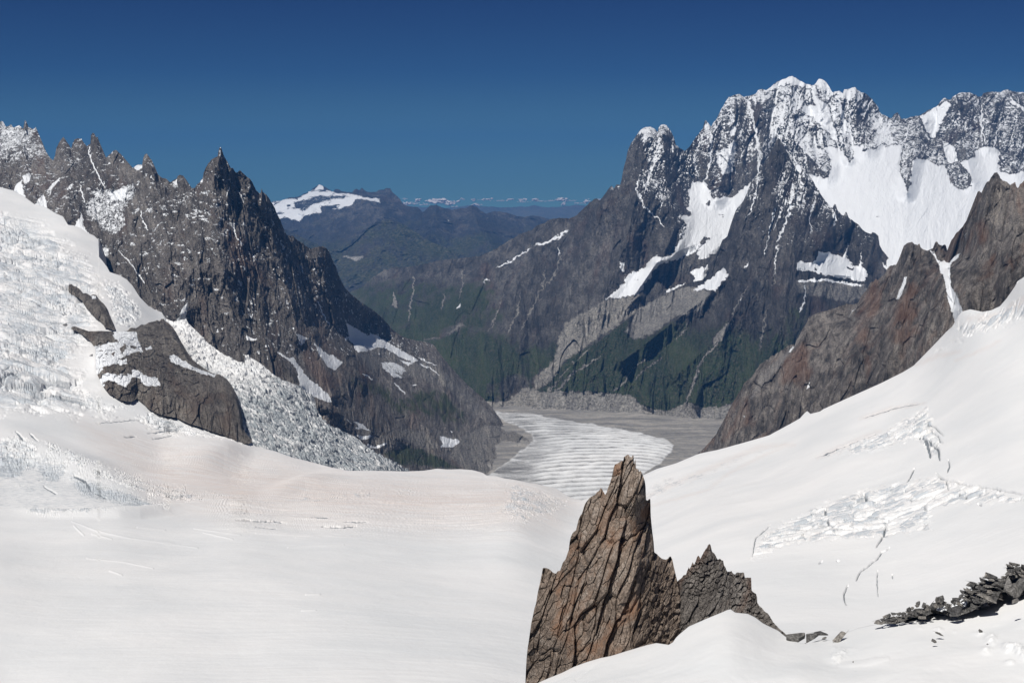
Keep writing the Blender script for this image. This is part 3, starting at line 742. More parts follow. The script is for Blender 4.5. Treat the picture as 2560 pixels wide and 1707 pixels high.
    mor = [(1300, 985), (1353, 982), (1384, 979), (1489, 980), (1533, 984), (1581, 989), (1601, 1012), (1659, 1030), (1690, 1019), (1724, 1006), (1758, 1019), (1812, 1016), (1846, 999), (1950, 990), (1950, 1200), (1300, 1200)]
    r = np.maximum(r, area(wx, wy, mor, 5))
    g = g * (1 - np.clip(r * 1.3, 0, 1))
    s = s * (1 - 0.9 * (r > 0.5) * (full < 0.5))
    s = np.where(full > 0.9, 1.2, s)
    return pack(PX.shape, np.clip(s, 0, 1.3), np.clip(g, 0, 1), r, 0.3 * gnoise(P / 200, 18))
tag(landform("mountain", pyramid_top, [(1330, 1095), (1900, 1095), (2330, 1000)], 1330, 2330, 1000, 560,
    [(1946, 346, 9300), (1835, 541, 8900), (2012, 421, 9200), (2090, 512, 9100), (2196, 590, 9100), (2236, 672, 8800), (1960, 600, 8300), (1900, 780, 7600), (1760, 700, 8350), (1700, 716, 8350), (1660, 760, 8150),
     (1540, 820, 7750), (1418, 925, 7400), (1363, 985, 7250), (1500, 1000, 7150), (1500, 1060, 7060), (1600, 960, 7200), (1750, 960, 7100), (1700, 1035, 6960), (1700, 1080, 6880), (1850, 1015, 6900), (2080, 680, 8300), (2100, 800, 7700), (2200, 950, 7000), (1330, 1070, 7100), (1900, 1090, 6750), (2330, 900, 7600)],
    mat_pyramid, pr, pyramid_masks,
    spurs=[([(1946, 346), (1935, 480), (1900, 600), (1880, 720), (1800, 840), (1700, 930)], 240, 60), ([(2012, 421), (2000, 520), (1975, 640), (1960, 800), (1900, 950)], 190, 50), ([(2090, 512), (2060, 600), (2040, 625)], 220, 35),
           ([(2118, 534), (2105, 620)], 150, 20), ([(2190, 584), (2170, 660)], 200, 30), ([(1880, 452), (1860, 560), (1830, 660), (1825, 690), (1770, 740), (1690, 800), (1560, 900)], 260, 36), ([(1850, 700), (1790, 900), (1740, 1000)], 90, 40)],
    jag=2.2, jag_scale=7, back_step=110, seed=61), kind="structure")

# ------------------------------------------------------------------ valley glacier with its curved dark bands, far below
mat_valley = ice_material("valley_ice", 4.4, blue=(0.42, 0.44, 0.46), dirt=(0.17, 0.165, 0.16), bump=0.9, debris=(0.28, 0.268, 0.25))
yy = np.linspace(4300, 8600, 620); xx = np.linspace(-1700, 2900, 760)
GX, GY = np.meshgrid(xx, yy)
VZ = -1255.0
def project(X, Y, Z):
    d = Y * CP - Z * SP
    u = Y * SP + Z * CP
    return CX + FPX * X / d, CY - FPX * u / d
VPX, VPY = project(GX, GY, np.full_like(GX, VZ))
wx, wy = wobble(VPX, VPY, 5, 30, 88)
ICE = [(1236, 1030), (1290, 1032), (1343, 1037), (1418, 1050), (1470, 1059), (1527, 1071), (1601, 1083), (1659, 1096), (1683, 1112), (1676, 1130), (1655, 1154), (1615, 1183), (1570, 1215), (1500, 1300), (1180, 1300),
       (1200, 1200), (1224, 1186), (1268, 1154), (1310, 1122), (1334, 1104), (1330, 1086), (1295, 1066), (1250, 1045)]
ice = area(wx, wy, ICE, 10)
# bands bend down-valley in the middle and drag behind at both margins: phase measured along the flow, in metres
mid_x = -60 + (GY - 5900) * 0.10
lat = GX - (330 + 0 * GY)
lat = GX - (420 - 0.42 * np.clip(GY - 6200, 0, 900))
lag = np.where(lat > 0, 0.0021, 0.0011) * lat ** 2
lag = np.where(lag > 420, 420 + 0.5 * (lag - 420), lag)
phase = (GY + lag + 9 * fbm(np.stack([GX / 600, GY / 420, GX * 0], -1), 3, 5)) / (108 - 0.010 * (GY - 6000))
band = 0.5 + 0.5 * np.sin(2 * np.pi * phase)
bandmask = area(VPX, VPY, [(1380, 1080), (1500, 1070), (1600, 1083), (1683, 1110), (1676, 1130), (1640, 1165), (1500, 1300), (1330, 1230), (1340, 1160), (1400, 1120), (1330, 1080), (1270, 1060), (1300, 1040), (1400, 1052)], 45)
bandmask = np.maximum(bandmask, 0.35)
rough = fbm(np.stack([GX / 60, GY / 60, GX * 0], -1), 5, 6)
VH = VZ + 10 * band * ice * bandmask + 7 * rough + 30 * (1 - ice) * fbm(np.stack([GX / 500, GY / 500, GX * 0], -1), 4, 16)
streak = fbm(np.stack([GX / 260 + GY / 900, GY / 2200, GX * 0], -1), 4, 26)
pinch = np.clip(ice * (0.26 + 0.70 * bandmask * (1 - smooth(0.2, 0.7, band)) + (1 - bandmask) * 0.45 + 0.25 * streak + 0.15 * rough), 0, 1)
edgeL = ice * (1 - area(wx, wy, [(1300, 1000), (1800, 1000), (1800, 1300), (1290, 1300), (1300, 1200), (1360, 1120), (1340, 1060)], 40)) * 0.35
vm = pack(GX.shape, 0.15 * ice, 0, 1.12 * np.clip(pinch + edgeL, 0, 0.95), 1 - ice)
tag(grid_object("glacier", np.stack([GX, GY, VH], -1)[::-1], vm[::-1], mat_valley), kind="structure")

# ------------------------------------------------------------------ the jagged ridge on the left
mat_left = rock_material("ridge_granite", 3.4, GRANITE, lean=0.22, rust=(0.17, 0.095, 0.065), rust_amount=0.45, bump=0.9, stretch=0.38, veg=(0.035, 0.055, 0.028), scree=(0.24, 0.225, 0.205))
left_top = [(-90, 330), (-60, 310), (-30, 300), (0, 305), (7, 303), (15, 318), (22, 315), (27, 311), (33, 319), (48, 314), (58, 322), (60, 312), (62, 301), (65, 303), (70, 318), (82, 323), (86, 322), (89, 317), (94, 330), (103, 350),
    (112, 375), (125, 395), (133, 401), (137, 390), (141, 370), (147, 358), (153, 348), (159, 343), (165, 352), (172, 362), (178, 372), (182, 356), (187, 349), (195, 346), (204, 348), (210, 358), (217, 366), (222, 362), (226, 360), (227, 338), (231, 333), (236, 334),
    (240, 344), (244, 342), (246, 352), (251, 362), (258, 378), (265, 395), (270, 390), (278, 383), (284, 377), (290, 375), (300, 384), (312, 397), (323, 410), (332, 421), (340, 414), (350, 411), (355, 413), (358, 396), (362, 386), (367, 384), (372, 392),
    (380, 402), (387, 418), (396, 438), (405, 445), (415, 447), (425, 456), (438, 448), (442, 447), (444, 440), (450, 437), (458, 440), (464, 447), (473, 461), (480, 471), (487, 470), (494, 460), (500, 455), (507, 445), (509, 432), (514, 420), (520, 410),
    (530, 398), (540, 393), (544, 391), (546, 378), (549, 369), (552, 368), (555, 375), (559, 388), (563, 396), (568, 404), (577, 420), (580, 420), (583, 422), (588, 430), (592, 432), (600, 426), (604, 430), (612, 437), (618, 443), (625, 447), (632, 458), (640, 476),
    (648, 483), (652, 482), (654, 471), (657, 480), (665, 486), (672, 495), (680, 508), (687, 520), (692, 534), (700, 548), (708, 570), (717, 588), (734, 591), (743, 601), (755, 607), (770, 619), (780, 622), (788, 618), (800, 617), (808, 616), (815, 620), (822, 627),
    (830, 648), (838, 662), (845, 683), (853, 702), (862, 719), (875, 733), (886, 742), (898, 752), (912, 762), (929, 772), (945, 785), (960, 799), (983, 825), (1000, 838), (1013, 844), (1030, 849), (1044, 852), (1062, 854), (1082, 860), (1090, 870), (1097, 880), (1110, 897), (1128, 918),
    (1151, 943), (1174, 966), (1190, 980), (1205, 992), (1216, 1003), (1230, 1018), (1241, 1034), (1250, 1046), (1257, 1058), (1268, 1066), (1282, 1076), (1300, 1086), (1318, 1096), (1330, 1108), (1338, 1150)]
SNOWFIELDS = [([(33, 477), (40, 463), (52, 449), (57, 470), (64, 494), (45, 492)], 1.0, 3), ([(84, 514), (97, 498), (108, 484), (113, 492), (120, 524), (100, 524)], 1.0, 3), ([(184, 566), (196, 545), (205, 533), (209, 558), (217, 582), (190, 578)], 1.0, 3),
    ([(440, 806), (448, 788), (458, 768), (468, 755), (471, 762), (465, 790), (472, 812)], 1.0, 3), ([(861, 792), (867, 808), (891, 821), (922, 839), (925, 830), (942, 838), (976, 859), (1010, 879), (1030, 890), (1046, 902), (1030, 905), (1000, 893), (965, 872), (942, 868), (918, 878), (893, 880), (886, 868), (872, 848), (862, 852), (862, 845), (874, 842)], 1.0, 4),
    ([(952, 906), (985, 903), (1012, 918), (1016, 928), (1004, 936), (990, 930), (1012, 944), (985, 945), (958, 922)], 0.7, 6),
    ([(996, 898), (1015, 903), (1034, 908), (1020, 915)], 0.9, 4),
    ([(740, 832), (755, 838), (768, 847), (760, 858), (753, 864), (746, 850)], 1.0, 3),
    ([(784, 852), (788, 856), (797, 868), (812, 878), (827, 886), (845, 897), (857, 903), (850, 916), (840, 926), (827, 922), (818, 915), (806, 900), (794, 882)], 0.85, 6),
    ([(690, 877), (704, 884), (718, 893), (733, 895), (740, 905), (748, 915), (758, 927), (770, 944), (782, 954), (795, 962), (808, 974), (820, 985), (826, 995), (828, 1008), (805, 1000), (772, 985), (748, 966), (745, 940), (738, 917), (722, 902), (700, 888)], 1.0, 3),
    ([(615, 836), (625, 842), (646, 849), (630, 851), (618, 849)], 1.0, 3),
    ([(878, 1049), (895, 1055), (915, 1066), (932, 1079), (905, 1072), (884, 1073), (895, 1066)], 0.8, 4),
    ([(889, 1086), (905, 1089), (928, 1087), (929, 1092), (915, 1100), (900, 1097)], 0.95, 3),
    ([(920, 1108), (935, 1116), (950, 1112), (965, 1104), (970, 1107), (952, 1118), (930, 1121), (915, 1116)], 0.95, 3),
    ([(1097, 1089), (1120, 1094), (1146, 1100), (1148, 1106), (1140, 1113), (1126, 1119), (1102, 1118), (1106, 1108)], 1.0, 3),
    ([(1124, 1076), (1131, 1077), (1130, 1083)], 0.9, 2), ([(1027, 960), (1043, 962), (1038, 967)], 0.9, 3),
    ([(430, 455), (443, 449), (444, 465), (436, 464)], 1.0, 3), ([(332, 415), (355, 411), (356, 422), (340, 426)], 0.8, 3),
    # snow-plastered shoulder above the ice
    ([(212, 480), (250, 470), (290, 470), (312, 462), (336, 455), (342, 470), (336, 500), (312, 520), (318, 560), (290, 590), (262, 580), (240, 560), (215, 540), (205, 515), (230, 490)], 0.60, 14),
    ([(270, 485), (300, 472), (318, 470), (322, 495), (300, 500), (280, 500)], 0.98, 5), ([(52, 440), (75, 430), (78, 450), (66, 462), (56, 455)], 0.85, 6),
    ([(120, 470), (135, 455), (150, 443), (148, 452), (130, 470), (115, 485)], 0.9, 4), ([(0, 320), (40, 322), (80, 325), (85, 345), (50, 365), (0, 385)], 0.6, 12),
    ([(165, 475), (180, 455), (183, 465), (175, 475)], 0.8, 4), ([(250, 620), (275, 618), (272, 640), (255, 640)], 0.7, 6)]
lr = rock_relief(150, 88, grooves=(80, 28), lean=0.22, vert=0.34, seed=101, octaves=8, slabs=0.36, slab_size=0.28, calm=[z[0] for z in SNOWFIELDS[:12]])
def left_masks(P, P0, PX, PY, D):
    wx, wy = wobble(PX, PY, 5, 12, 145)
    cov = 0.07 + 0.22 * smooth(150, 60, PX) * smooth(430, 380, PY) + 0.07 * smooth(640, 480, PY) + 0.05 * area(PX, PY, [(330, 500), (700, 560), (800, 800), (600, 700), (400, 600)], 60)
    cov = cov - 0.25 * smooth(850, 950, PY)
    s = snow_on_rock(P, lr.amount, cov, 120, 101, 3.4, nz0=0.55, kn=0.75, kc=0.35)
    blot = gnoise(P / np.array([24., 24., 10.]), 7) + 0.7 * gnoise(P / np.array([46., 46., 24.]), 8)      # small perched drifts
    s = np.maximum(s, 0.60 * smooth(0.42, 0.60, blot + 0.9 * cov + 0.25 * gnoise(P / 200.0, 9)))
    full = np.zeros(PX.shape)
    for poly, c, soft in SNOWFIELDS:
        full = np.maximum(full, c * area(wx, wy, poly, soft))
    for line, w in [([(224, 365), (222, 382), (232, 410), (246, 440), (262, 470)], 4), ([(575, 465), (570, 480), (566, 492)], 2.5), ([(595, 480), (604, 492), (610, 508)], 4), ([(581, 560), (588, 585), (600, 605), (606, 615)], 3.5),
                    ([(350, 527), (356, 548), (370, 577)], 3), ([(296, 627), (315, 645), (335, 670), (350, 690), (360, 707)], 3.5), ([(751, 655), (753, 670), (758, 684)], 4), ([(793, 746), (800, 768), (812, 795), (824, 813)], 3.5),
                    ([(905, 934), (918, 940), (932, 948)], 4), ([(1044, 893), (1070, 905), (1092, 914)], 3), ([(1050, 910), (1075, 920), (1099, 937)], 3), ([(986, 957), (1000, 972), (1014, 985)], 4),
                    ([(120, 490), (130, 470), (150, 445)], 3), ([(200, 460), (205, 485), (212, 505)], 4), ([(865, 1045), (880, 1060)], 2)]:
        full = np.maximum(full, 0.95 * stroke(wx, wy, line, w, 2))
    n = gnoise(P / 22.0, 33)
    s = np.where(full > 0.25, np.maximum(s, full + 0.22 * n * (full < 0.9)), s)
    s = s * np.where((PY > 900) & (full < 0.25), 0.2, 1.0)
    greyice = area(wx, wy, [(890, 882), (918, 876), (942, 866), (990, 884), (1020, 905), (1000, 920), (955, 912), (950, 925), (925, 925), (905, 902)], 8)
    veg = 0.58 * area(wx, wy, [(850, 900), (900, 950), (930, 940), (1010, 985), (1090, 960), (1150, 1010), (1190, 1050), (1160, 1080), (1080, 1050), (990, 1040), (930, 1000), (870, 960)], 40)
    veg = np.maximum(veg, 0.66 * area(wx, wy, [(900, 1080), (990, 1100), (1060, 1120), (1120, 1150), (1160, 1175), (1000, 1165), (960, 1140)], 16))
    veg = veg + 0.2 * gnoise(P / 120, 5) - 0.02
    r = np.maximum(0.85 * greyice, 0.75 * area(wx, wy, [(920, 880), (1010, 890), (1080, 900), (1160, 965), (1240, 1040), (1250, 1060), (1180, 1040), (1120, 975), (1040, 950), (960, 925)], 24))
    r = np.maximum(r, 1.0 * area(wx, wy, [(1090, 1075), (1120, 1090), (1150, 1092), (1215, 1062), (1262, 1064), (1350, 1100), (1350, 1250), (1150, 1250), (1170, 1180), (1110, 1130)], 8))
    r = np.maximum(r, 0.7 * area(wx, wy, [(995, 1070), (1060, 1075), (1090, 1110), (1110, 1125), (1040, 1115), (990, 1095)], 10))
    r = np.maximum(r, 0.6 * area(wx, wy, [(880, 1050), (940, 1080), (990, 1095), (1010, 1120), (960, 1130), (900, 1100)], 10))
    light = 0.25 * area(wx, wy, [(1172, 1140), (1215, 1125), (1225, 1132), (1180, 1155)], 6)
    veg = veg * (1 - np.clip(r, 0, 1))
    rust = 0.5 * gnoise(P / 150, 4) + 0.9 * area(PX, PY, [(745, 890), (780, 880), (835, 950), (840, 990), (790, 960)], 30) + 0.5 * area(PX, PY, [(830, 950), (900, 900), (990, 1080), (900, 1050)], 40)
    s = np.where(full > 0.9, 1.2, s)
    return pack(PX.shape, np.clip(s + light, 0, 1.3), np.clip(veg, 0, 1), r, rust)
tag(landform("mountain", left_top, lambda xs, t: np.interp(xs, [-90, 0, 200, 400, 560, 800, 1000, 1338], [620, 640, 720, 940, 1040, 1150, 1260, 1300]), -90, 1338, 1500, 700,
    [(-60, 310, 6700), (60, 302, 6500), (159, 343, 6300), (231, 333, 6100), (290, 375, 5700), (367, 384, 5300), (450, 438, 5200), (552, 368, 5100), (654, 471, 5250), (692, 534, 5400), (780, 622, 5800), (845, 683, 6100), (929, 772, 6500),
     (1013, 844, 6900), (1082, 860, 7200), (1174, 966, 7100), (1257, 1058, 6750), (1300, 1086, 6400), (0, 465, 5700), (90, 510, 5450), (170, 560, 5200), (245, 640, 4900), (316, 698, 4700), (414, 796, 4520), (560, 888, 4380), (673, 927, 4300),
     (799, 998, 4420), (900, 1100, 4650), (1017, 1172, 4950), (1150, 1172, 5500), (1280, 1140, 6050), (940, 930, 5900), (860, 900, 5400), (1100, 1000, 6350), (750, 750, 5250), (550, 650, 4700), (400, 600, 4850), (250, 1000, 4300), (900, 820, 6350), (700, 1100, 4100), (1200, 1300, 5000)],
    mat_left, lr, left_masks,
    spurs=[([(552, 368), (530, 470), (545, 620), (590, 800), (610, 890)], 170, 60), ([(650, 480), (690, 620), (730, 760), (745, 830)], 190, 60), ([(367, 384), (390, 520), (430, 700), (450, 780)], 170, 60), ([(450, 438), (480, 560), (500, 700)], 110, 40),
           ([(790, 620), (815, 720), (860, 850), (890, 940)], 260, 55), ([(785, 838), (800, 900), (830, 990)], 130, 28), ([(895, 885), (915, 960), (960, 1040), (990, 1095)], 190, 42), ([(900, 880), (960, 960), (1060, 1060), (1100, 1115)], 160, 35),
           ([(159, 343), (165, 450), (180, 540)], 190, 40), ([(231, 333), (250, 430), (280, 470)], 160, 40), ([(62, 302), (60, 400), (85, 500)], 180, 45), ([(20, 310), (10, 400), (25, 460)], 150, 35), ([(110, 380), (125, 480), (160, 555)], 120, 25),
           ([(655, 850), (700, 890), (745, 965)], 110, 30), ([(1044, 852), (1100, 930), (1180, 1010), (1230, 1060)], 160, 60), ([(800, 1010), (860, 1040), (885, 1090)], 90, 24), ([(1150, 1130), (1172, 1170)], 60, 18)],
    jag=1.6, jag_scale=5, back_step=60, back_drop=1.3, seed=101, spur_gain=0.55), kind="structure")

# ------------------------------------------------------------------ brown ridge and peak on the right, behind the snow slope
mat_right = rock_material("brown_granite", 2.6, [(0.075, 0.069, 0.063), (0.19, 0.17, 0.152), (0.36, 0.325, 0.29)], lean=-0.10, rust=(0.27, 0.13, 0.07), rust_amount=0.42, bump=1.0, stretch=0.22, contrast=1.5, scree=(0.3, 0.28, 0.26))
right_top = [(1650, 1200), (1700, 1165), (1744, 1134), (1760, 1120), (1785, 1092), (1792, 1083), (1798, 1070), (1803, 1062), (1815, 1040), (1830, 1010), (1846, 983), (1855, 970), (1860, 958), (1870, 950), (1880, 941), (1892, 922), (1900, 911), (1915, 900), (1931, 890),
    (1955, 875), (1975, 862), (1984, 860), (1986, 866), (1992, 850), (1997, 841), (2008, 820), (2018, 805), (2022, 792), (2028, 790), (2045, 782), (2070, 776), (2095, 768), (2113, 760), (2135, 760), (2146, 756), (2152, 742), (2164, 728), (2172, 715), (2176, 707), (2186, 702), (2190, 697), (2195, 700),
    (2211, 686), (2218, 672), (2226, 664), (2240, 662), (2244, 655), (2250, 640), (2256, 627), (2260, 614), (2266, 609), (2274, 606), (2280, 604), (2286, 611), (2293, 612), (2299, 610), (2302, 619), (2308, 623), (2318, 627), (2323, 625), (2330, 622), (2335, 620), (2338, 606), (2341, 603), (2345, 607), (2347, 612),
    (2356, 613), (2364, 612), (2367, 622), (2371, 640), (2373, 620), (2378, 602), (2390, 584), (2405, 568), (2411, 560), (2420, 545), (2426, 528), (2432, 512), (2438, 500), (2441, 488), (2444, 480), (2449, 479), (2454, 483), (2458, 478), (2459, 467), (2466, 458),
    (2474, 451), (2478, 442), (2484, 436), (2492, 430), (2499, 439), (2501, 447), (2507, 451), (2515, 455), (2522, 458), (2527, 463), (2533, 458), (2538, 456), (2541, 466), (2545, 470), (2551, 460), (2556, 456), (2562, 452), (2600, 440), (2660, 410), (2760, 380)]
GL_TOP_R = [(1060, 1176), (1092, 1171), (1120, 1173), (1153, 1172), (1180, 1174), (1207, 1181), (1217, 1188), (1240, 1189), (1261, 1195), (1280, 1197), (1295, 1200), (1320, 1206), (1343, 1209), (1365, 1215), (1390, 1220), (1418, 1239), (1438, 1247), (1455, 1250), (1500, 1236), (1560, 1208),
    (1612, 1186), (1642, 1172), (1690, 1158), (1744, 1135), (1760, 1131), (1794, 1124), (1862, 1105), (1923, 1087), (1971, 1061), (2000, 1045), (2012, 1032), (2018, 1027), (2026, 1034), (2050, 1028), (2059, 1022), (2141, 985), (2202, 958), (2258, 930), (2284, 914), (2300, 898), (2337, 860), (2366, 829), (2385, 812), (2396, 802), (2399, 785),
    (2404, 779), (2426, 773), (2456, 779), (2478, 775), (2500, 765), (2520, 742), (2536, 718), (2549, 700), (2560, 692), (2620, 660), (2760, 600)]
rr = rock_relief(85, 68, lean=-0.10, vert=0.20, seed=141, octaves=8, slabs=0.7, slab_size=0.27, gain=0.64, grooves=(48, 34))
def right_masks(P, P0, PX, PY, D):
    wx, wy = wobble(PX, PY, 3.5, 10, 185)
    s = snow_on_rock(P, rr.amount, -0.32, 70, 141, 2.6, nz0=0.5, kn=0.6, kc=0.3)
    full = np.zeros(PX.shape)
    for poly, c in [([(2325, 626), (2335, 628), (2345, 650), (2352, 655), (2358, 650), (2366, 640), (2371, 620), (2376, 640), (2372, 655), (2388, 640), (2402, 632), (2395, 645), (2382, 655), (2376, 662), (2376, 690), (2378, 715), (2390, 735), (2400, 762),
                      (2410, 781), (2400, 812), (2386, 802), (2370, 750), (2362, 705), (2358, 686), (2352, 684), (2348, 668), (2338, 645)], 1.0),
                    ([(2268, 690), (2264, 712), (2256, 730), (2248, 748), (2241, 750), (2247, 730), (2256, 710), (2262, 692)], 1.0),
                    ([(2552, 696), (2549, 712), (2540, 726), (2556, 742), (2530, 760), (2500, 770), (2512, 755), (2525, 735), (2535, 722), (2544, 704)], 1.0),
                    ([(2380, 720), (2396, 735), (2404, 765), (2395, 770), (2386, 745)], 0.5), ([(2025, 952), (2024, 968), (2015, 974), (2019, 962)], 1.0),
                    ([(1857, 1037), (1864, 1040), (1861, 1044)], 0.9), ([(2132, 775), (2142, 770), (2130, 782), (2118, 798)], 0.8), ([(1982, 862), (1986, 868), (1978, 880), (1970, 884)], 0.8),
                    ([(2411, 590), (2418, 578), (2412, 600)], 0.7)]:
        full = np.maximum(full, c * area(wx, wy, poly, 3))
    full = full * (1 - area(wx, wy, [(2341, 603), (2367, 612), (2367, 640), (2357, 652), (2349, 640), (2338, 625)], 3))
    s = np.maximum(s * 0.8, full)
    rust = 0.35 * gnoise(P / 90, 4) + 0.1
    rust = rust + 0.9 * area(PX, PY, [(2160, 740), (2190, 700), (2200, 760), (2150, 860), (2130, 830)], 25) + 0.8 * area(PX, PY, [(2245, 760), (2290, 720), (2290, 830), (2240, 850)], 30) + 0.7 * area(PX, PY, [(2335, 720), (2360, 700), (2360, 760), (2335, 790)], 20)
    rust = rust + 1.2 * area(PX, PY, [(1960, 900), (2010, 860), (2030, 930), (1990, 960), (1950, 950)], 25) + 0.9 * area(PX, PY, [(1850, 1010), (1880, 960), (1880, 1060), (1810, 1100)], 25) + 0.8 * area(PX, PY, [(2440, 560), (2475, 540), (2480, 600), (2450, 610)], 14) + 0.6 * area(PX, PY, [(2440, 700), (2480, 640), (2500, 720), (2450, 740)], 30)
    rust = rust - 0.5 * area(PX, PY, [(2070, 840), (2120, 820), (2100, 1000), (2050, 1000)], 30) - 0.3 * area(PX, PY, [(2400, 640), (2560, 720), (2500, 780), (2400, 770)], 40)
    r = 0.75 * area(wx, wy, [(1985, 862), (2000, 852), (1960, 905), (1915, 960), (1870, 1010), (1900, 930)], 12)
    s = np.where(full > 0.9, 1.2, s)
    return pack(PX.shape, np.clip(s, 0, 1.3), 0, r, rust)
tag(landform("mountain", right_top, lambda xs, t: poly_y(GL_TOP_R, xs) + 70, 1650, 2760, 1150, 620,
    [(1650, 1200, 4700), (1760, 1125, 4450), (1846, 983, 4500), (1900, 911, 4600), (2022, 792, 4750), (2146, 756, 4700), (2190, 697, 4700), (2280, 604, 4450), (2323, 625, 4350), (2370, 640, 4250), (2378, 602, 4150), (2441, 488, 3950), (2492, 430, 3850), (2560, 454, 3700), (2700, 400, 3500),
     (1862, 1105, 3950), (1971, 1061, 3700), (2059, 1022, 3500), (2141, 985, 3300), (2202, 958, 3150), (2284, 914, 3000), (2366, 829, 2850), (2402, 781, 2800), (2456, 779, 2650), (2536, 718, 2450), (2600, 680, 2400), (2372, 700, 3350), (2240, 780, 3800), (2320, 760, 3500), (2060, 900, 4050)],
    mat_right, rr, right_masks,
    spurs=[([(2190, 697), (2150, 830), (2110, 960), (2090, 1000)], 120, 50), ([(2280, 604), (2262, 720), (2235, 850), (2210, 940)], 150, 45), ([(2359, 690), (2350, 760), (2300, 880)], 130, 35), ([(2022, 792), (1990, 900), (1970, 1040)], 130, 45), ([(1900, 911), (1870, 1000), (1850, 1090)], 100, 40),
           ([(2341, 603), (2355, 648)], 60, 14), ([(2492, 430), (2460, 560), (2430, 700), (2425, 770)], 200, 55), ([(2541, 466), (2530, 600), (2520, 720)], 120, 40), ([(2370, 650), (2372, 700), (2385, 760)], -90, 16)],
    jag=3.6, jag_scale=7, back_step=45, back_drop=1.3, seed=141), kind="structure")

# ------------------------------------------------------------------ the snow basin: one glacier surface from the left ice fall to the right-hand slope
def ice_relief(zones, swells=(), ridges=(), unit=1.3, seed=201):
    """zones: (polygon, cell metres, height metres, softness px, squash) of broken ice; moved up and down only"""
    def f(P0, PX, PY, D, fade):
        dz = np.zeros(PX.shape); broken = np.zeros(PX.shape); crack = np.zeros(PX.shape); tone = np.zeros(PX.shape)
        dz += 5.0 * fbm(P0 * np.array([1 / 320., 1 / 320., 0]), 4, seed) * smooth(900, 1600, D) + 0.9 * fbm(P0 * np.array([1 / 40., 1 / 60., 0]), 4, seed + 4)
        if swells:
            m = np.zeros(PX.shape)
            for poly, k, soft in swells: m = np.maximum(m, k * area(PX, PY, poly, soft))
            wv = 40 * fbm(P0 * np.array([1 / 400., 1 / 400., 0]), 3, seed + 41)
            q = np.stack([P0[..., 0] / 210, (P0[..., 1] + wv - 0.10 * P0[..., 0]) / 17, PX * 0], -1)
            r = ridged(q, 4, seed + 42, gain=0.55)
            dz += m * 2.6 * (r - 0.4) + m * 0.9 * fbm(P0 * np.array([1 / 9., 1 / 11., 0]), 3, seed + 44, gain=0.7)
            f.lines = m * smooth(0.18, 0.02, r)
        for poly, cell, ht, soft, sq in zones:
            wx, wy = wobble(PX, PY, soft * 0.5, soft * 1.2, seed + 7)
            m = area(wx, wy, poly, soft * 2.4)
            if soft > 10: m = m * smooth(0.42, 0.74, m * 0.75 + 0.62 * fbm(np.stack([PX / soft / 1.6, PY / soft / 0.8, PX * 0], -1), 4, seed + 31, gain=0.65))
            sel = m > 0.001
            if not sel.any(): continue
            p = P0[sel].copy(); p[:, 2] = 0
            q = p / np.array([cell * sq, cell, 1.0])
            q = q + 0.45 * np.stack([fbm(q * 0.7, 3, seed + 11), fbm(q * 0.7 + 40, 3, seed + 12), 0 * q[:, 0]], -1)
            g, r1, r2, r3, loc = cells(q, seed + 1)
            g2, s1, s2, s3, loc2 = cells(q * 2.6 + 3, seed + 2)
            ck = 1 - smooth(0.02, 0.16, g)
            h = (r1 - 0.5) * 0.9 + 1.3 * (r2 - 0.5) * loc[0] + 1.3 * (r3 - 0.5) * loc[1] - 0.7 * ck + 0.35 * (s1 - 0.5) + 0.5 * (s2 - 0.5) * loc2[1]
            h = h + 0.5 * fbm(q * 3.1, 3, seed + 15)
            mm = m[sel]; tone[sel] = np.maximum(tone[sel], mm * smooth(0.35, 0.75, 0.6 * r2 + 0.5 * s1 + 0.2 * fbm(q * 2, 2, seed + 3)))
            dz[sel] += ht * h * mm; broken[sel] = np.maximum(broken[sel], mm); crack[sel] = np.maximum(crack[sel], ck * mm * (r3 > 0.35))
        for line, ht, w, lopsided in ridges:
            d, t = seg_dist(PX, PY, line)
            dz += ht * smooth(1, 0, d / w) * np.sin(np.pi * np.clip(t, 0, 1)) ** 2
        P = P0.copy(); P[..., 2] += dz * (1 if not isinstance(fade, np.ndarray) else np.minimum(1, 0.25 + fade))
        f.broken, f.crack, f.tone = broken, crack, tone
        return P
    return f

mat_basin = ice_material("basin_snow", 1.3, blue=(0.50, 0.535, 0.565), dirt=(0.70, 0.60, 0.545), bump=0.45)
mat_icefall = ice_material("icefall_ice", 2.6, blue=(0.34, 0.37, 0.385), dirt=(0.50, 0.465, 0.44), bump=0.45)
GL_TOP_L = [(-140, 440), (-60, 455), (0, 468), (33, 477), (62, 493), (86, 511), (100, 514), (118, 520), (140, 534), (157, 541), (170, 562), (184, 564), (200, 570), (215, 580), (236, 590), (246, 600), (246, 640), (256, 652), (268, 668), (274, 680), (298, 688), (316, 698), (331, 714),
    (349, 742), (372, 766), (387, 774), (405, 781), (412, 798), (425, 835), (460, 905), (520, 965), (575, 1015), (600, 1060), (622, 1102), (640, 1116), (690, 1128), (730, 1143), (780, 1155), (830, 1168), (870, 1176), (940, 1176), (1017, 1178), (1060, 1176)]
GL_TOP = GL_TOP_L[:-1] + GL_TOP_R
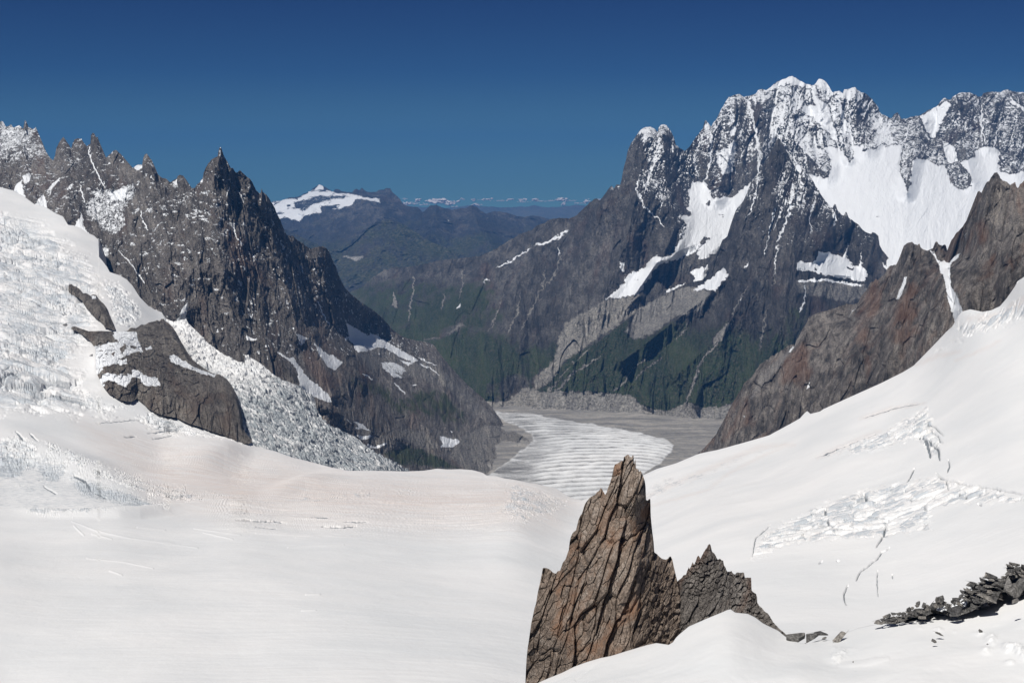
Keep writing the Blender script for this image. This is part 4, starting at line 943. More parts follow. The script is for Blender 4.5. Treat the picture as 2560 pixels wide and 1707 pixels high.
br = ice_relief([
    ([(-140, 500), (60, 520), (200, 600), (260, 700), (260, 830), (200, 900), (240, 980), (330, 1050), (150, 1060), (-140, 1040)], 85, 15, 40, 2.6),
    ([(-140, 520), (60, 540), (200, 620), (250, 720), (240, 830), (200, 900), (220, 980), (150, 1020), (-140, 1000)], 26, 1.8, 60, 2.4),
    ([(-140, 555), (20, 555), (60, 570), (100, 610), (60, 625), (-140, 640)], 34, 11, 12, 1.0),
    ([(40, 640), (120, 620), (190, 640), (160, 690), (100, 680), (60, 665)], 34, 7, 20, 1.2),
    ([(80, 720), (150, 725), (200, 760), (230, 780), (262, 810), (180, 800), (120, 780)], 26, 7, 16, 1.4),
    ([(240, 690), (300, 700), (370, 790), (330, 820), (285, 822), (270, 770)], 26, 7, 14, 1.2),
    ([(-140, 840), (40, 838), (110, 845), (170, 870), (180, 900), (140, 925), (60, 905), (-140, 890)], 20, 6, 18, 1.3),
    ([(-140, 930), (40, 925), (70, 950), (110, 960), (160, 975), (190, 1010), (120, 1012), (60, 985), (-140, 965)], 24, 9, 14, 1.3),
    ([(200, 960), (270, 1000), (340, 1005), (340, 1030), (240, 1025), (200, 1000)], 20, 4, 16, 1.6),
    ([(330, 1040), (372, 1022), (430, 1042), (500, 1070), (560, 1090), (620, 1108), (650, 1122), (600, 1118), (540, 1104), (470, 1095), (400, 1090), (350, 1060)], 18, 7, 12, 2.2),
    ([(-140, 1080), (50, 1085), (90, 1110), (120, 1160), (60, 1180), (-140, 1170)], 20, 5, 20, 1.4),
    ([(70, 1090), (140, 1110), (220, 1160), (300, 1200), (400, 1215), (480, 1220), (560, 1245), (480, 1260), (400, 1265), (300, 1235), (200, 1200), (110, 1150)], 12, 4.2, 22, 1.6),
    ([(140, 1120), (260, 1150), (380, 1190), (520, 1215), (680, 1240), (560, 1262), (400, 1250), (260, 1210), (150, 1165)], 8, 2.6, 30, 1.8),
    ([(560, 1250), (800, 1225), (1000, 1210), (1240, 1215), (1200, 1245), (1000, 1250), (760, 1275)], 9, 1.6, 26, 2.6),
    ([(-140, 1090), (60, 1095), (160, 1150), (240, 1200), (180, 1230), (60, 1210), (-140, 1200)], 16, 3.0, 50, 1.5),
    ([(40, 1265), (120, 1270), (240, 1270), (330, 1285), (220, 1295), (90, 1295)], 8, 1.6, 12, 1.6),
    ([(180, 1195), (230, 1215), (300, 1240), (420, 1275), (330, 1262), (210, 1235)], 11, 3.0, 10, 2.0),
    ([(1180, 1185), (1300, 1205), (1390, 1225), (1440, 1250), (1400, 1290), (1320, 1310), (1230, 1290), (1260, 1240)], 14, 2.6, 18, 1.4),
    ([(2039, 1145), (2100, 1112), (2195, 1077), (2260, 1040), (2318, 1002), (2332, 1030), (2345, 1075), (2359, 1104), (2352, 1145), (2325, 1145), (2291, 1105), (2240, 1120), (2180, 1140), (2100, 1142)], 21, 4.6, 14, 1.5),
    ([(1872, 1403), (1879, 1376), (1913, 1318), (2012, 1274), (2134, 1220), (2216, 1206), (2338, 1186), (2474, 1212), (2560, 1240), (2620, 1262), (2440, 1262), (2338, 1274), (2338, 1329), (2270, 1339), (2168, 1352), (2066, 1356), (1964, 1369), (1896, 1403)], 21, 3.6, 16, 1.6),
    ([(2180, 780), (2420, 790), (2560, 730), (2760, 660), (2760, 800), (2560, 810), (2400, 860), (2320, 900), (2290, 905), (2390, 830)], 15, 4.5, 22, 1.5),
    ([(1640, 1190), (1760, 1160), (1900, 1110), (1990, 1090), (1940, 1130), (1820, 1170), (1700, 1230), (1640, 1260), (1560, 1300), (1500, 1310), (1560, 1260)], 9, 1.1, 22, 2.4)],
    swells=[([(500, 1235), (900, 1225), (1320, 1240), (1420, 1290), (1250, 1340), (800, 1335), (560, 1320)], 1.0, 50), ([(620, 1130), (1000, 1180), (1300, 1215), (1400, 1250), (1250, 1290), (800, 1270), (560, 1200)], 0.75, 80),
            ([(100, 1290), (560, 1280), (1250, 1330), (1300, 1707), (600, 1760), (-100, 1500)], 0.09, 120), ([(300, 1060), (620, 1110), (640, 1200), (300, 1190)], 0.6, 60), ([(1450, 1290), (1700, 1180), (1950, 1110), (2000, 1130), (1700, 1260), (1500, 1340)], 0.5, 60)],
    ridges=[([(-100, 1060), (60, 1110), (200, 1170), (330, 1225), (450, 1262)], 14, 50, 0), ([(0, 1270), (150, 1285), (350, 1282), (560, 1262), (800, 1250)], 9, 14, 0),
            ([(640, 1240), (760, 1205), (900, 1185)], 10, 26, 0), ([(380, 1150), (560, 1130), (640, 1140)], 14, 50, 0)])
CREVASSES = [([(2286, 1170), (2278, 1190), (2268, 1205)], 4, 5), ([(2372, 1148), (2374, 1165), (2368, 1180)], 3, 4), ([(2340, 1183), (2350, 1192), (2366, 1200), (2372, 1225)], 3, 5), ([(2353, 1196), (2420, 1210), (2480, 1218), (2530, 1228), (2570, 1238)], 3.5, 6),
    ([(2262, 1225), (2266, 1232)], 9, 8), ([(2160, 1232), (2167, 1245)], 8, 8), ([(2065, 1270), (2064, 1284)], 5, 6), ([(2066, 1296), (2074, 1312)], 5, 6), ([(2410, 1235), (2416, 1243)], 6, 6), ([(2216, 1308), (2210, 1335), (2190, 1368)], 4, 5),
    ([(2224, 1368), (2205, 1380), (2194, 1395), (2172, 1412), (2150, 1430), (2140, 1450)], 3.5, 4), ([(2120, 1462), (2110, 1485), (2112, 1500), (2116, 1510)], 3.5, 4), ([(2194, 1425), (2193, 1460), (2196, 1490)], 2.5, 3), ([(2230, 1435), (2232, 1445)], 2.5, 3),
    ([(2320, 1062), (2340, 1070), (2358, 1088)], 3, 4), ([(2325, 1078), (2345, 1090), (2358, 1108)], 3, 4), ([(2300, 1090), (2320, 1110), (2326, 1142)], 7, 5), ([(2322, 1102), (2345, 1120), (2350, 1150)], 6, 5),
    ([(1880, 1390), (1890, 1345), (1925, 1312)], 2.5, 3), ([(2040, 1143), (2100, 1120), (2190, 1085)], 3, 3), ([(2160, 1045), (2240, 1020), (2310, 1008)], 2.5, 3), ([(2445, 1258), (2455, 1262)], 5, 5), ([(2048, 1408), (2056, 1402)], 4, 4), ([(2093, 1402), (2098, 1400)], 5, 5),
    ([(590, 1297), (640, 1300), (690, 1303), (715, 1308)], 3, 3), ([(805, 1316), (850, 1318), (890, 1314)], 5, 4), ([(640, 1317), (690, 1320)], 2, 2), ([(780, 1293), (820, 1295)], 2.5, 2), ([(860, 1303), (920, 1305)], 2.5, 2),
    ([(310, 1093), (340, 1091)], 3, 3), ([(380, 1072), (460, 1062)], 2.5, 3), ([(240, 1058), (360, 1046)], 2.5, 3), ([(370, 1082), (420, 1075), (450, 1068)], 3, 3), ([(380, 1098), (430, 1088)], 3, 3),
    ([(0, 925), (15, 918), (25, 916)], 3, 4), ([(0, 945), (30, 932), (45, 927)], 5, 5), ([(40, 1085), (60, 1110)], 5, 4), ([(75, 1090), (95, 1115)], 5, 4), ([(110, 1215), (140, 1235)], 4, 3), ([(185, 1195), (215, 1210), (230, 1230)], 4, 3), ([(240, 1235), (268, 1248)], 4, 3)]
def basin_masks(P, P0, PX, PY, D):
    wx, wy = wobble(PX, PY, 2.5, 16, 245)
    crack = np.maximum(br.crack * 0.55, 0.75 * br.lines * smooth(0.0, 0.4, fbm(P0 / 90.0, 3, 19) + 0.15))
    for line, w, dep in CREVASSES:
        m = stroke(wx, wy, line, w, 1.6)
        P[..., 2] -= dep * 0.8 * m
        crack = np.maximum(crack, m * 0.95)
    for line in [[(218, 1394), (321, 1406), (383, 1421)], [(180, 1303), (245, 1329), (325, 1345), (420, 1358), (494, 1368)], [(509, 1333), (582, 1348)], [(344, 1320), (413, 1327)], [(486, 1322), (601, 1337)], [(185, 1315), (210, 1338)],
                 [(230, 1335), (280, 1346)], [(275, 1428), (305, 1438)], [(740, 1345), (900, 1340)], [(720, 1368), (860, 1364)], [(765, 1487), (800, 1486)], [(755, 1527), (790, 1526)], [(640, 1332), (780, 1340), (900, 1330)]]:
        P[..., 2] += 0.9 * stroke(PX, PY, line, 2.6, 3)
    dust = 0.78 * area(PX, PY, [(560, 1130), (900, 1180), (1300, 1200), (1440, 1255), (1380, 1300), (1100, 1310), (800, 1300), (560, 1280), (380, 1240), (300, 1140)], 110)
    dust = np.maximum(dust, 0.58 * area(PX, PY, [(200, 1060), (450, 1100), (650, 1130), (640, 1200), (300, 1180)], 80))
    dust = dust + 0.03 * smooth(1400, 1250, PY) * smooth(1300, 1500, PX) + 0.02 + 0.05 * area(PX, PY, [(1560, 1300), (1760, 1180), (2000, 1110), (2100, 1200), (1750, 1400)], 120)
    dust = dust + 0.16 * area(PX, PY, [(-140, 500), (250, 640), (300, 900), (200, 1000), (-140, 1000)], 120)
    for line, w in [([(1500, 1310), (1620, 1240), (1750, 1180), (1900, 1115), (1985, 1110)], 12), ([(620, 1240), (760, 1210), (900, 1185)], 12), ([(1727, 1203), (1762, 1178), (1798, 1156)], 5), ([(1629, 1266), (1700, 1245), (1771, 1222), (1825, 1180), (1900, 1140), (1978, 1108)], 6), ([(2045, 1143), (2120, 1112), (2200, 1078)], 12), ([(2150, 1048), (2230, 1022), (2312, 1008)], 7), ([(2390, 900), (2440, 880), (2500, 850)], 5), ([(2290, 915), (2340, 890), (2400, 878)], 9), ([(2420, 795), (2500, 790), (2600, 720)], 20)]:
        dust = np.maximum(dust, 0.55 * stroke(wx, wy, line, w, 14))
    greyblue = 0.30 * smooth(0.0, 0.5, fbm(np.stack([PX / 90, PY / 28, PX * 0], -1), 4, 29, gain=0.6) + 0.1) * area(PX, PY, [(-140, 480), (100, 520), (260, 650), (240, 830), (230, 960), (330, 1060), (100, 1090), (-140, 1080)], 80)
    st = fbm(np.stack([P[..., 0] / 260, P[..., 1] / 22, P[..., 0] * 0], -1), 4, 9)
    dust = dust + 0.10 * st * smooth(1250, 1330, PY) * smooth(1400, 1200, PX)
    dust = np.maximum(dust, 0.45 * br.tone * smooth(1500, 1700, PX))
    broken = br.broken * (0.35 + 0.65 * np.clip(0.5 + fbm(P / 45.0, 3, 77), 0, 1))
    broken = broken * (1 - 0.30 * smooth(1300, 1500, PX))
    broken = np.maximum(broken, 0.95 * br.tone * smooth(1500, 1700, PX))
    speck = smooth(0.60, 0.72, gnoise(P * np.array([1 / 5., 1 / 7., 1 / 5.]), 91)) * area(PX, PY, [(520, 1240), (700, 1225), (700, 1262), (560, 1262)], 14)
    rocks = np.maximum(speck, 0)
    rocks = np.maximum(rocks, area(wx, wy, [(133, 805), (146, 803), (148, 808), (138, 812)], 3)); rocks = np.maximum(rocks, area(wx, wy, [(155, 806), (166, 804), (170, 812), (162, 814)], 3))
    rocks = np.maximum(rocks, area(wx, wy, [(221, 889), (232, 885), (231, 891)], 3)); rocks = np.maximum(rocks, area(wx, wy, [(54, 666), (59, 666), (57, 670)], 2))
    slope_shade = 0.55 * area(PX, PY, [(-140, 1140), (0, 1140), (120, 1170), (250, 1215), (420, 1270), (250, 1285), (-140, 1275)], 30)  # shade on the slope facing away from the sun, painted as grey tint
    return pack(PX.shape, np.clip(broken + slope_shade + greyblue, 0, 1), crack, np.clip(dust, 0, 1), rocks)
gxs = np.concatenate([np.linspace(-140, -1, 60), np.linspace(0, 2560, 2000), np.linspace(2562, 2760, 60)])
GCTRL = [(0, 465, 5300), (90, 510, 5150), (170, 560, 4900), (245, 640, 4600), (316, 698, 4420), (414, 796, 4220), (470, 800, 4200), (560, 888, 4050), (611, 905, 4000), (0, 600, 4500), (0, 700, 4000), (150, 800, 3700), (300, 860, 3500), (0, 850, 3300), (0, 1000, 2750), (200, 960, 3100),
     (372, 1022, 3000), (500, 1067, 2950), (620, 1105, 2950), (400, 1130, 2650), (0, 1150, 2150), (0, 1250, 1800), (300, 1180, 2250), (600, 1180, 2550), (640, 1118, 2930), (800, 1160, 2850), (1017, 1176, 2750), (300, 1290, 1650), (600, 1270, 1850), (800, 1220, 2300), (900, 1300, 1800),
     (0, 1400, 1230), (0, 1707, 800), (600, 1600, 920), (600, 1420, 1250), (1200, 1707, 800), (1200, 1400, 1450), (1217, 1188, 2750), (1438, 1247, 2650), (1612, 1186, 2700), (1760, 1131, 2700), (1923, 1087, 2650), (2059, 1022, 2620), (2202, 958, 2550), (2284, 914, 2480), (2366, 829, 2380), (2402, 779, 2330),
     (2500, 765, 2200), (2560, 692, 2120), (2700, 630, 2050), (1900, 1200, 2050), (2100, 1150, 1900), (1800, 1300, 1700), (1600, 1400, 1600), (1600, 1550, 1150), (2350, 1100, 1750), (2500, 1000, 1750), (2500, 1300, 1250), (2200, 1500, 1100), (2200, 1300, 1450), (2560, 1650, 800), (2000, 1690, 820), (1280, 1500, 1180), (1300, 1300, 1850), (-140, 1000, 2700), (-140, 1400, 1200), (2760, 1400, 1000), (2760, 900, 1750), (0, 2000, 560), (1200, 2000, 570), (2500, 2000, 570)]
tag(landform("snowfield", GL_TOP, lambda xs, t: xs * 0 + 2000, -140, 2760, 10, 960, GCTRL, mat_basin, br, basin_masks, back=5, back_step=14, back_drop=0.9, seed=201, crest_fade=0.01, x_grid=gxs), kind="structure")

# the ice fall tumbling between the dark outcrop and the ridge
ir = ice_relief([([(300, 700), (1100, 700), (1100, 1300), (300, 1300)], 10, 2.0, 10, 0.7), ([(300, 700), (1100, 700), (1100, 1300), (300, 1300)], 36, 9, 10, 0.6)], seed=231)
def icefall_masks(P, P0, PX, PY, D):
    clean = area(*wobble(PX, PY, 8, 30, 3), [(380, 740), (450, 780), (520, 860), (640, 900), (690, 930), (640, 935), (560, 930), (470, 860), (400, 800)], 30)
    b = (1 - 0.75 * clean) * (0.55 + 0.35 * smooth(900, 1050, PY)) + 0.25 * fbm(P / 60.0, 3, 7)
    a = ray_point(450, 830, 4200.0); c = ray_point(960, 1160, 4150.0); dx, dy = c[0] - a[0], c[1] - a[1]; n = math.hypot(dx, dy)
    al = ((P[..., 0] - a[0]) * dx + (P[..., 1] - a[1]) * dy) / n; ac = (-(P[..., 0] - a[0]) * dy + (P[..., 1] - a[1]) * dx) / n + 30 * fbm(P / 200.0, 3, 27)
    fl = fbm(np.stack([al / 260, ac / 26, P[..., 2] / 26], -1), 4, 37, gain=0.6)
    b = np.clip(b * 0.95 + 1.0 * fl, 0, 1)
    dust = 0.38 * (1 - 0.7 * clean) + 0.9 * fl + 0.2 * fbm(P / 60.0, 3, 17)
    return pack(PX.shape, np.clip(b, 0, 1), ir.crack * 0.6 * (1 - clean), np.clip(dust, 0, 1), 0)
ICE_TOP = [(370, 764), (387, 775), (405, 782), (414, 796), (432, 803), (447, 800), (465, 796), (471, 809), (494, 829), (521, 858), (560, 886), (584, 899), (598, 905), (611, 906), (612, 888), (622, 889), (626, 894), (649, 906), (673, 925), (690, 940), (711, 953), (730, 958), (748, 964), (758, 972), (770, 982), (780, 985), (787, 1000), (791, 1022), (806, 1049), (820, 1058), (840, 1070), (864, 1080), (888, 1090), (908, 1108), (925, 1120), (942, 1133),
    (960, 1142), (976, 1148), (1000, 1163), (1017, 1173), (1040, 1190)]
tag(landform("icefall", ICE_TOP, [(370, 1000), (420, 1040), (520, 1130), (640, 1150), (1040, 1230)], 372, 1040, 900, 480,
    [(372, 766, 4330), (414, 796, 4260), (471, 809, 4240), (400, 900, 3900), (450, 1000, 3650), (520, 858, 4150), (560, 888, 4090), (611, 905, 4030), (673, 927, 4050), (748, 964, 4100), (799, 1010, 4200), (888, 1090, 4350), (1017, 1172, 4600), (560, 980, 3560), (600, 1090, 3080), (640, 1125, 3050), (730, 1143, 3150), (830, 1168, 3450), (940, 1178, 3950), (700, 1050, 3550), (600, 1000, 3500), (1000, 1230, 4200)],
    mat_icefall, ir, icefall_masks, back=4, back_step=14, back_drop=0.9, seed=231), kind="structure")

# ------------------------------------------------------------------ the near snow crest at the lower right
mat_near = ice_material("near_snow", 0.22, blue=(0.55, 0.6, 0.64), dirt=(0.72, 0.66, 0.61), bump=0.35)
NEAR_TOP = [(1200, 1790), (1270, 1745), (1343, 1707), (1370, 1695), (1405, 1681), (1435, 1666), (1467, 1654), (1500, 1644), (1529, 1638), (1567, 1626), (1618, 1611), (1641, 1606), (1660, 1609), (1672, 1611), (1682, 1605), (1690, 1593), (1699, 1584), (1722, 1565), (1765, 1546),
    (1807, 1529), (1818, 1524), (1827, 1522), (1838, 1530), (1855, 1532), (1869, 1533), (1888, 1542), (1908, 1557), (1930, 1568), (1947, 1576), (1958, 1586), (1979, 1601), (2000, 1606), (2018, 1609), (2040, 1602), (2060, 1596), (2075, 1600), (2090, 1594), (2119, 1580), (2140, 1571), (2158, 1566), (2193, 1559),
    (2215, 1557), (2238, 1560), (2262, 1554), (2290, 1547), (2306, 1543), (2325, 1535), (2342, 1528), (2358, 1534), (2372, 1540), (2392, 1541), (2411, 1534), (2430, 1527), (2443, 1519), (2465, 1514), (2485, 1504), (2497, 1486), (2503, 1478), (2512, 1482), (2521, 1489), (2540, 1484), (2560, 1482), (2640, 1460), (2720, 1440), (3000, 1400)]
LUMPS = [(2084, 1612, 7, 16, 0.5), (2104, 1632, 13, 9, 0.7), (2092, 1645, 16, 10, 0.7), (2030, 1613, 12, 7, 0.5), (2110, 1622, 24, 4, 0.3), (2300, 1570, 8, 4, 0.3), (2342, 1574, 12, 6, 0.5), (2352, 1575, 9, 5, 0.4), (2478, 1598, 14, 13, 0.8), (2466, 1628, 14, 7, 0.7),
         (2520, 1620, 18, 10, 0.9), (2545, 1625, 14, 12, 0.8), (2525, 1654, 12, 5, 0.5), (2388, 1578, 6, 4, 0.25), (2560, 1640, 14, 10, 0.7), (2448, 1583, 14, 4, 0.4), (1985, 1608, 9, 4, 0.4), (2118, 1594, 5, 12, 0.3)]
def near_relief(P0, PX, PY, D, fade):
    dz = 0.55 * fbm(P0 * np.array([1 / 16., 1 / 22., 0]), 4, 301) + 0.07 * fbm(P0 * np.array([1 / 1.6, 1 / 3.0, 0]), 4, 305)
    for x, y, rx, ry, h in LUMPS:
        wx, wy = PX, PY
        m = (np.abs(PX - x) < 2.5 * rx) & (np.abs(PY - y) < 2.5 * ry)
        if m.any():
            k = ((PX[m] - x) / rx) ** 2 + ((PY[m] - y) / ry) ** 2 + 0.9 * gnoise(P0[m] * 1.2, 7)
            dz[m] += h * np.exp(-np.clip(k, 0, 9) * 1.1)
    for line, w, d in [([(1440, 1700), (1470, 1675), (1500, 1655), (1525, 1645)], 5, 0.35), ([(1380, 1705), (1420, 1690)], 4, 0.25), ([(2100, 1660), (2160, 1655), (2220, 1645)], 14, -0.2)]:
        dz -= d * stroke(PX, PY, line, w, 5)
    P = P0.copy(); P[..., 2] += dz * (0.15 + 0.85 * (fade if isinstance(fade, np.ndarray) else 1))
    return P
def near_masks(P, P0, PX, PY, D):
    rim = 0.35 * stroke(PX, PY, [(1343, 1710), (1467, 1657), (1567, 1628), (1641, 1608)], 10, 10)
    g = 0.28 * stroke(PX, PY, [(1440, 1700), (1470, 1675), (1500, 1655), (1525, 1645)], 5, 3)
    return pack(PX.shape, 0, g, 0.01 + rim + 0.04 * fbm(P / 9.0, 3, 6), 0)
tag(landform("snowfield", NEAR_TOP, lambda xs, t: xs * 0 + 2150, 1200, 3000, 1150, 330,
    [(1200, 1790, 268), (1343, 1707, 272), (1640, 1606, 276), (1827, 1522, 282), (1958, 1586, 272), (2060, 1596, 268), (2193, 1559, 266), (2400, 1540, 260), (2560, 1482, 262), (1300, 1830, 214), (1700, 1700, 232), (1827, 1600, 250), (1900, 1830, 206), (2300, 1700, 214), (2560, 1830, 190), (2300, 1620, 238), (2560, 1600, 232), (2720, 1440, 262), (2000, 1680, 230), (1300, 2150, 150), (2000, 2150, 146), (2900, 2150, 140), (3000, 1420, 262), (3000, 1700, 205)],
    mat_near, near_relief, near_masks, back=5, back_step=3.0, back_drop=1.4, seed=301, crest_fade=0.12, blend=0.25), kind="structure")

# ================================================================== ROCK THINGS
def slab_relief(cw, ch, depth, lean, seed, rubble=None, rubble_size=1.2, rubble_depth=0.5):
    """joint-bounded slabs: each cell is a plane of its own depth and tilt, parted by dark joints"""
    def f(P0, PX, PY, D, fade):
        u = (PX - CX) / FPX * np.median(D) + lean * P0[..., 2]
        q = np.stack([u / cw, P0[..., 1] * 0.1 / cw, P0[..., 2] / ch], -1)
        q = q + 0.48 * np.stack([fbm(q * 0.7, 4, seed + 20), q[..., 0] * 0, fbm(q * 0.6 + 9, 3, seed + 30)], -1)
        g, r1, r2, r3, loc = cells(q, seed)
        g2, s1, s2, s3, loc2 = cells(q * np.array([2.3, 2.3, 3.4]) + 7, seed + 1)
        a = depth * ((r1 - 0.5) * 1.1 + (r2 - 0.25) * 1.6 * loc[0] + (r3 - 0.5) * 0.8 * loc[2] - 0.45 * (1 - smooth(0.0, 0.10, g)))
        a = a + depth * 0.36 * ((s1 - 0.5) * 1.0 + (s2 - 0.35) * 1.4 * loc2[0] + (s3 - 0.5) * 0.9 * loc2[2] - 0.35 * (1 - smooth(0, 0.09, g2)))
        a = a + depth * 0.55 * fbm(q * 0.6, 5, seed + 5, gain=0.45)
        if rubble is not None:
            m = area(*wobble(PX, PY, 10, 20, seed), rubble, 26)
            qr = np.stack([u, P0[..., 1] * 0.3, P0[..., 2]], -1) / rubble_size
            g3, t1, t2, t3, l3 = cells(qr + 0.3 * fbm(qr, 3, seed + 9)[..., None], seed + 2)
            b = rubble_depth * ((t1 - 0.5) * 1.5 + 1.5 * (t2 - 0.5) * l3[0] + 1.5 * (t3 - 0.5) * l3[2] - 0.5 * (1 - smooth(0, 0.16, g3))) + 0.6 * depth * fbm(q * 1.3, 5, seed + 6)
            a = a * (1 - 0.75 * m) + b * m
        f.amount = a
        return along_ray(P0, D, a)
    return f

mat_spire = rock_material("spire_granite", 0.21, WARM, lean=-0.36, rust=(0.27, 0.15, 0.09), rust_amount=0.75, bump=0.55, stretch=0.55)
mat_spire_b = rock_material("small_spire_granite", 0.21, [(0.08, 0.071, 0.065), (0.18, 0.162, 0.148), (0.32, 0.295, 0.27)], lean=-0.35, rust=(0.19, 0.10, 0.065), rust_amount=0.5, bump=0.9, stretch=0.3)
mat_block = rock_material("dark_block_granite", 0.19, [(0.08, 0.079, 0.077), (0.18, 0.175, 0.168), (0.31, 0.30, 0.285)], lean=0.2, per_object=True, rust=(0.16, 0.12, 0.09), rust_amount=0.25, bump=0.7, stretch=0.7)
mat_bed = rock_material("bedrock_granite", 0.19, [(0.07, 0.069, 0.067), (0.16, 0.155, 0.15), (0.28, 0.27, 0.255)], lean=0.2, rust=(0.16, 0.12, 0.09), rust_amount=0.25, bump=0.7, stretch=0.7)
mat_outcrop = rock_material("outcrop_granite", 2.2, [(0.10, 0.087, 0.075), (0.22, 0.195, 0.168), (0.36, 0.33, 0.285)], lean=0.0, rust=(0.20, 0.13, 0.09), rust_amount=0.4, bump=0.95, stretch=0.3)

spire_top = [(1306, 1820), (1312, 1760), (1314, 1690), (1316, 1650), (1319, 1620), (1325, 1580), (1328, 1558), (1332, 1540), (1336, 1520), (1340, 1508), (1345, 1478), (1351, 1452), (1355, 1432), (1357, 1419), (1366, 1419), (1375, 1423), (1383, 1431), (1390, 1433), (1394, 1427), (1400, 1426), (1403, 1418), (1407, 1406), (1414, 1397), (1419, 1382), (1422, 1374),
    (1424, 1355), (1427, 1342), (1431, 1333), (1434, 1329), (1440, 1325), (1443, 1312), (1446, 1300), (1450, 1290), (1455, 1283), (1460, 1266), (1463, 1258), (1469, 1250), (1475, 1243), (1482, 1239), (1489, 1235), (1492, 1230), (1498, 1226), (1502, 1219), (1505, 1222), (1508, 1228), (1513, 1236), (1517, 1230), (1519, 1222), (1523, 1212), (1528, 1198),
    (1532, 1180), (1534, 1170), (1537, 1161), (1545, 1157), (1554, 1151), (1558, 1152), (1560, 1142), (1566, 1138), (1570, 1135), (1574, 1140), (1579, 1143), (1581, 1138), (1584, 1138), (1589, 1147), (1589, 1152), (1585, 1160), (1590, 1170), (1596, 1173), (1598, 1179), (1601, 1176), (1604, 1180), (1608, 1190), (1612, 1202), (1614, 1215),
    (1615, 1248), (1618, 1251), (1620, 1250), (1622, 1247), (1626, 1247), (1627, 1290), (1629, 1310), (1631, 1330), (1634, 1352), (1636, 1380), (1642, 1384), (1648, 1390), (1655, 1396), (1664, 1398), (1670, 1396), (1673, 1391), (1677, 1390), (1681, 1398), (1685, 1418), (1690, 1438), (1694, 1455), (1702, 1500), (1712, 1560), (1722, 1640), (1735, 1720)]
sp = slab_relief(3.0, 11.5, 1.8, -0.33, 401, rubble=[(1595, 1372), (1640, 1390), (1690, 1440), (1720, 1500), (1720, 1640), (1660, 1620), (1600, 1560), (1630, 1470), (1590, 1400)], rubble_size=1.1, rubble_depth=0.75)
def spire_masks(P, P0, PX, PY, D):
    rust = 0.5 * gnoise(P / 5.0, 3) + 0.35 * fbm(P / 2.0, 3, 5) + 0.15
    rust = rust + 1.0 * area(PX, PY, [(1534, 1162), (1548, 1158), (1550, 1185), (1535, 1190)], 6) + 0.5 * area(PX, PY, [(1595, 1250), (1626, 1250), (1628, 1300), (1600, 1290)], 8) - 0.9 * smooth(1590, 1640, PX) * smooth(1330, 1400, PY) - 0.8 * smooth(1400, 1370, PX)
    return pack(PX.shape, 0, 0, 0.22 * smooth(1400, 1500, PX) * smooth(0.1, 0.5, gnoise(P / 4.0, 12)), rust)
nearfoot = lambda xs, t: np.maximum(poly_y(NEAR_TOP, xs) + 75, t + 20)
tag(landform("rock_spire", spire_top, nearfoot, 1307, 1734, 1000, 900,
    [(1314, 1690, 309), (1357, 1419, 311), (1400, 1426, 309), (1450, 1290, 309), (1502, 1219, 309), (1570, 1135, 309), (1585, 1250, 305), (1592, 1400, 301), (1595, 1600, 296), (1626, 1260, 311), (1636, 1380, 311), (1690, 1440, 313), (1712, 1560, 309), (1700, 1640, 304),
     (1480, 1400, 303), (1480, 1600, 298), (1400, 1600, 301), (1340, 1790, 303), (1540, 1300, 305), (1600, 1720, 292)],
    mat_spire, sp, spire_masks, back=6, back_step=2.2, back_drop=2.2, seed=401, jag=0.6, jag_scale=4, blend=0.0,
    spurs=[([(1570, 1140), (1588, 1250), (1592, 1400), (1590, 1500), (1560, 1640)], 2.5, 70)]),
    "tall brown granite spire rising behind the near snow crest", "rock spire")

spire2_top = [(1668, 1640), (1676, 1560), (1683, 1500), (1690, 1462), (1694, 1452), (1699, 1448), (1705, 1443), (1709, 1437), (1715, 1436), (1718, 1426), (1722, 1417), (1724, 1422), (1729, 1411), (1732, 1404), (1735, 1412), (1739, 1403), (1743, 1391), (1747, 1388), (1751, 1396), (1756, 1386), (1760, 1379), (1764, 1372), (1768, 1368), (1770, 1362),
    (1773, 1359), (1776, 1361), (1778, 1367), (1780, 1378), (1786, 1383), (1790, 1390), (1794, 1398), (1800, 1396), (1805, 1400), (1808, 1401), (1810, 1412), (1814, 1418), (1817, 1427), (1822, 1428), (1829, 1427), (1834, 1434), (1838, 1435), (1842, 1430), (1850, 1431), (1860, 1430), (1862, 1443), (1868, 1443), (1878, 1443), (1879, 1475),
    (1884, 1480), (1890, 1483), (1893, 1494), (1893, 1505), (1899, 1514), (1906, 1520), (1912, 1528), (1920, 1533), (1926, 1542), (1931, 1551), (1936, 1558), (1945, 1567), (1952, 1574), (1960, 1580), (1970, 1590), (1978, 1598), (1990, 1640)]
sp2 = slab_relief(1.6, 5.0, 0.85, -0.4, 431, rubble=[(1700, 1440), (1775, 1355), (1880, 1440), (1900, 1520), (1980, 1600), (1900, 1560), (1840, 1520), (1790, 1480), (1720, 1500)], rubble_size=0.9, rubble_depth=0.8)
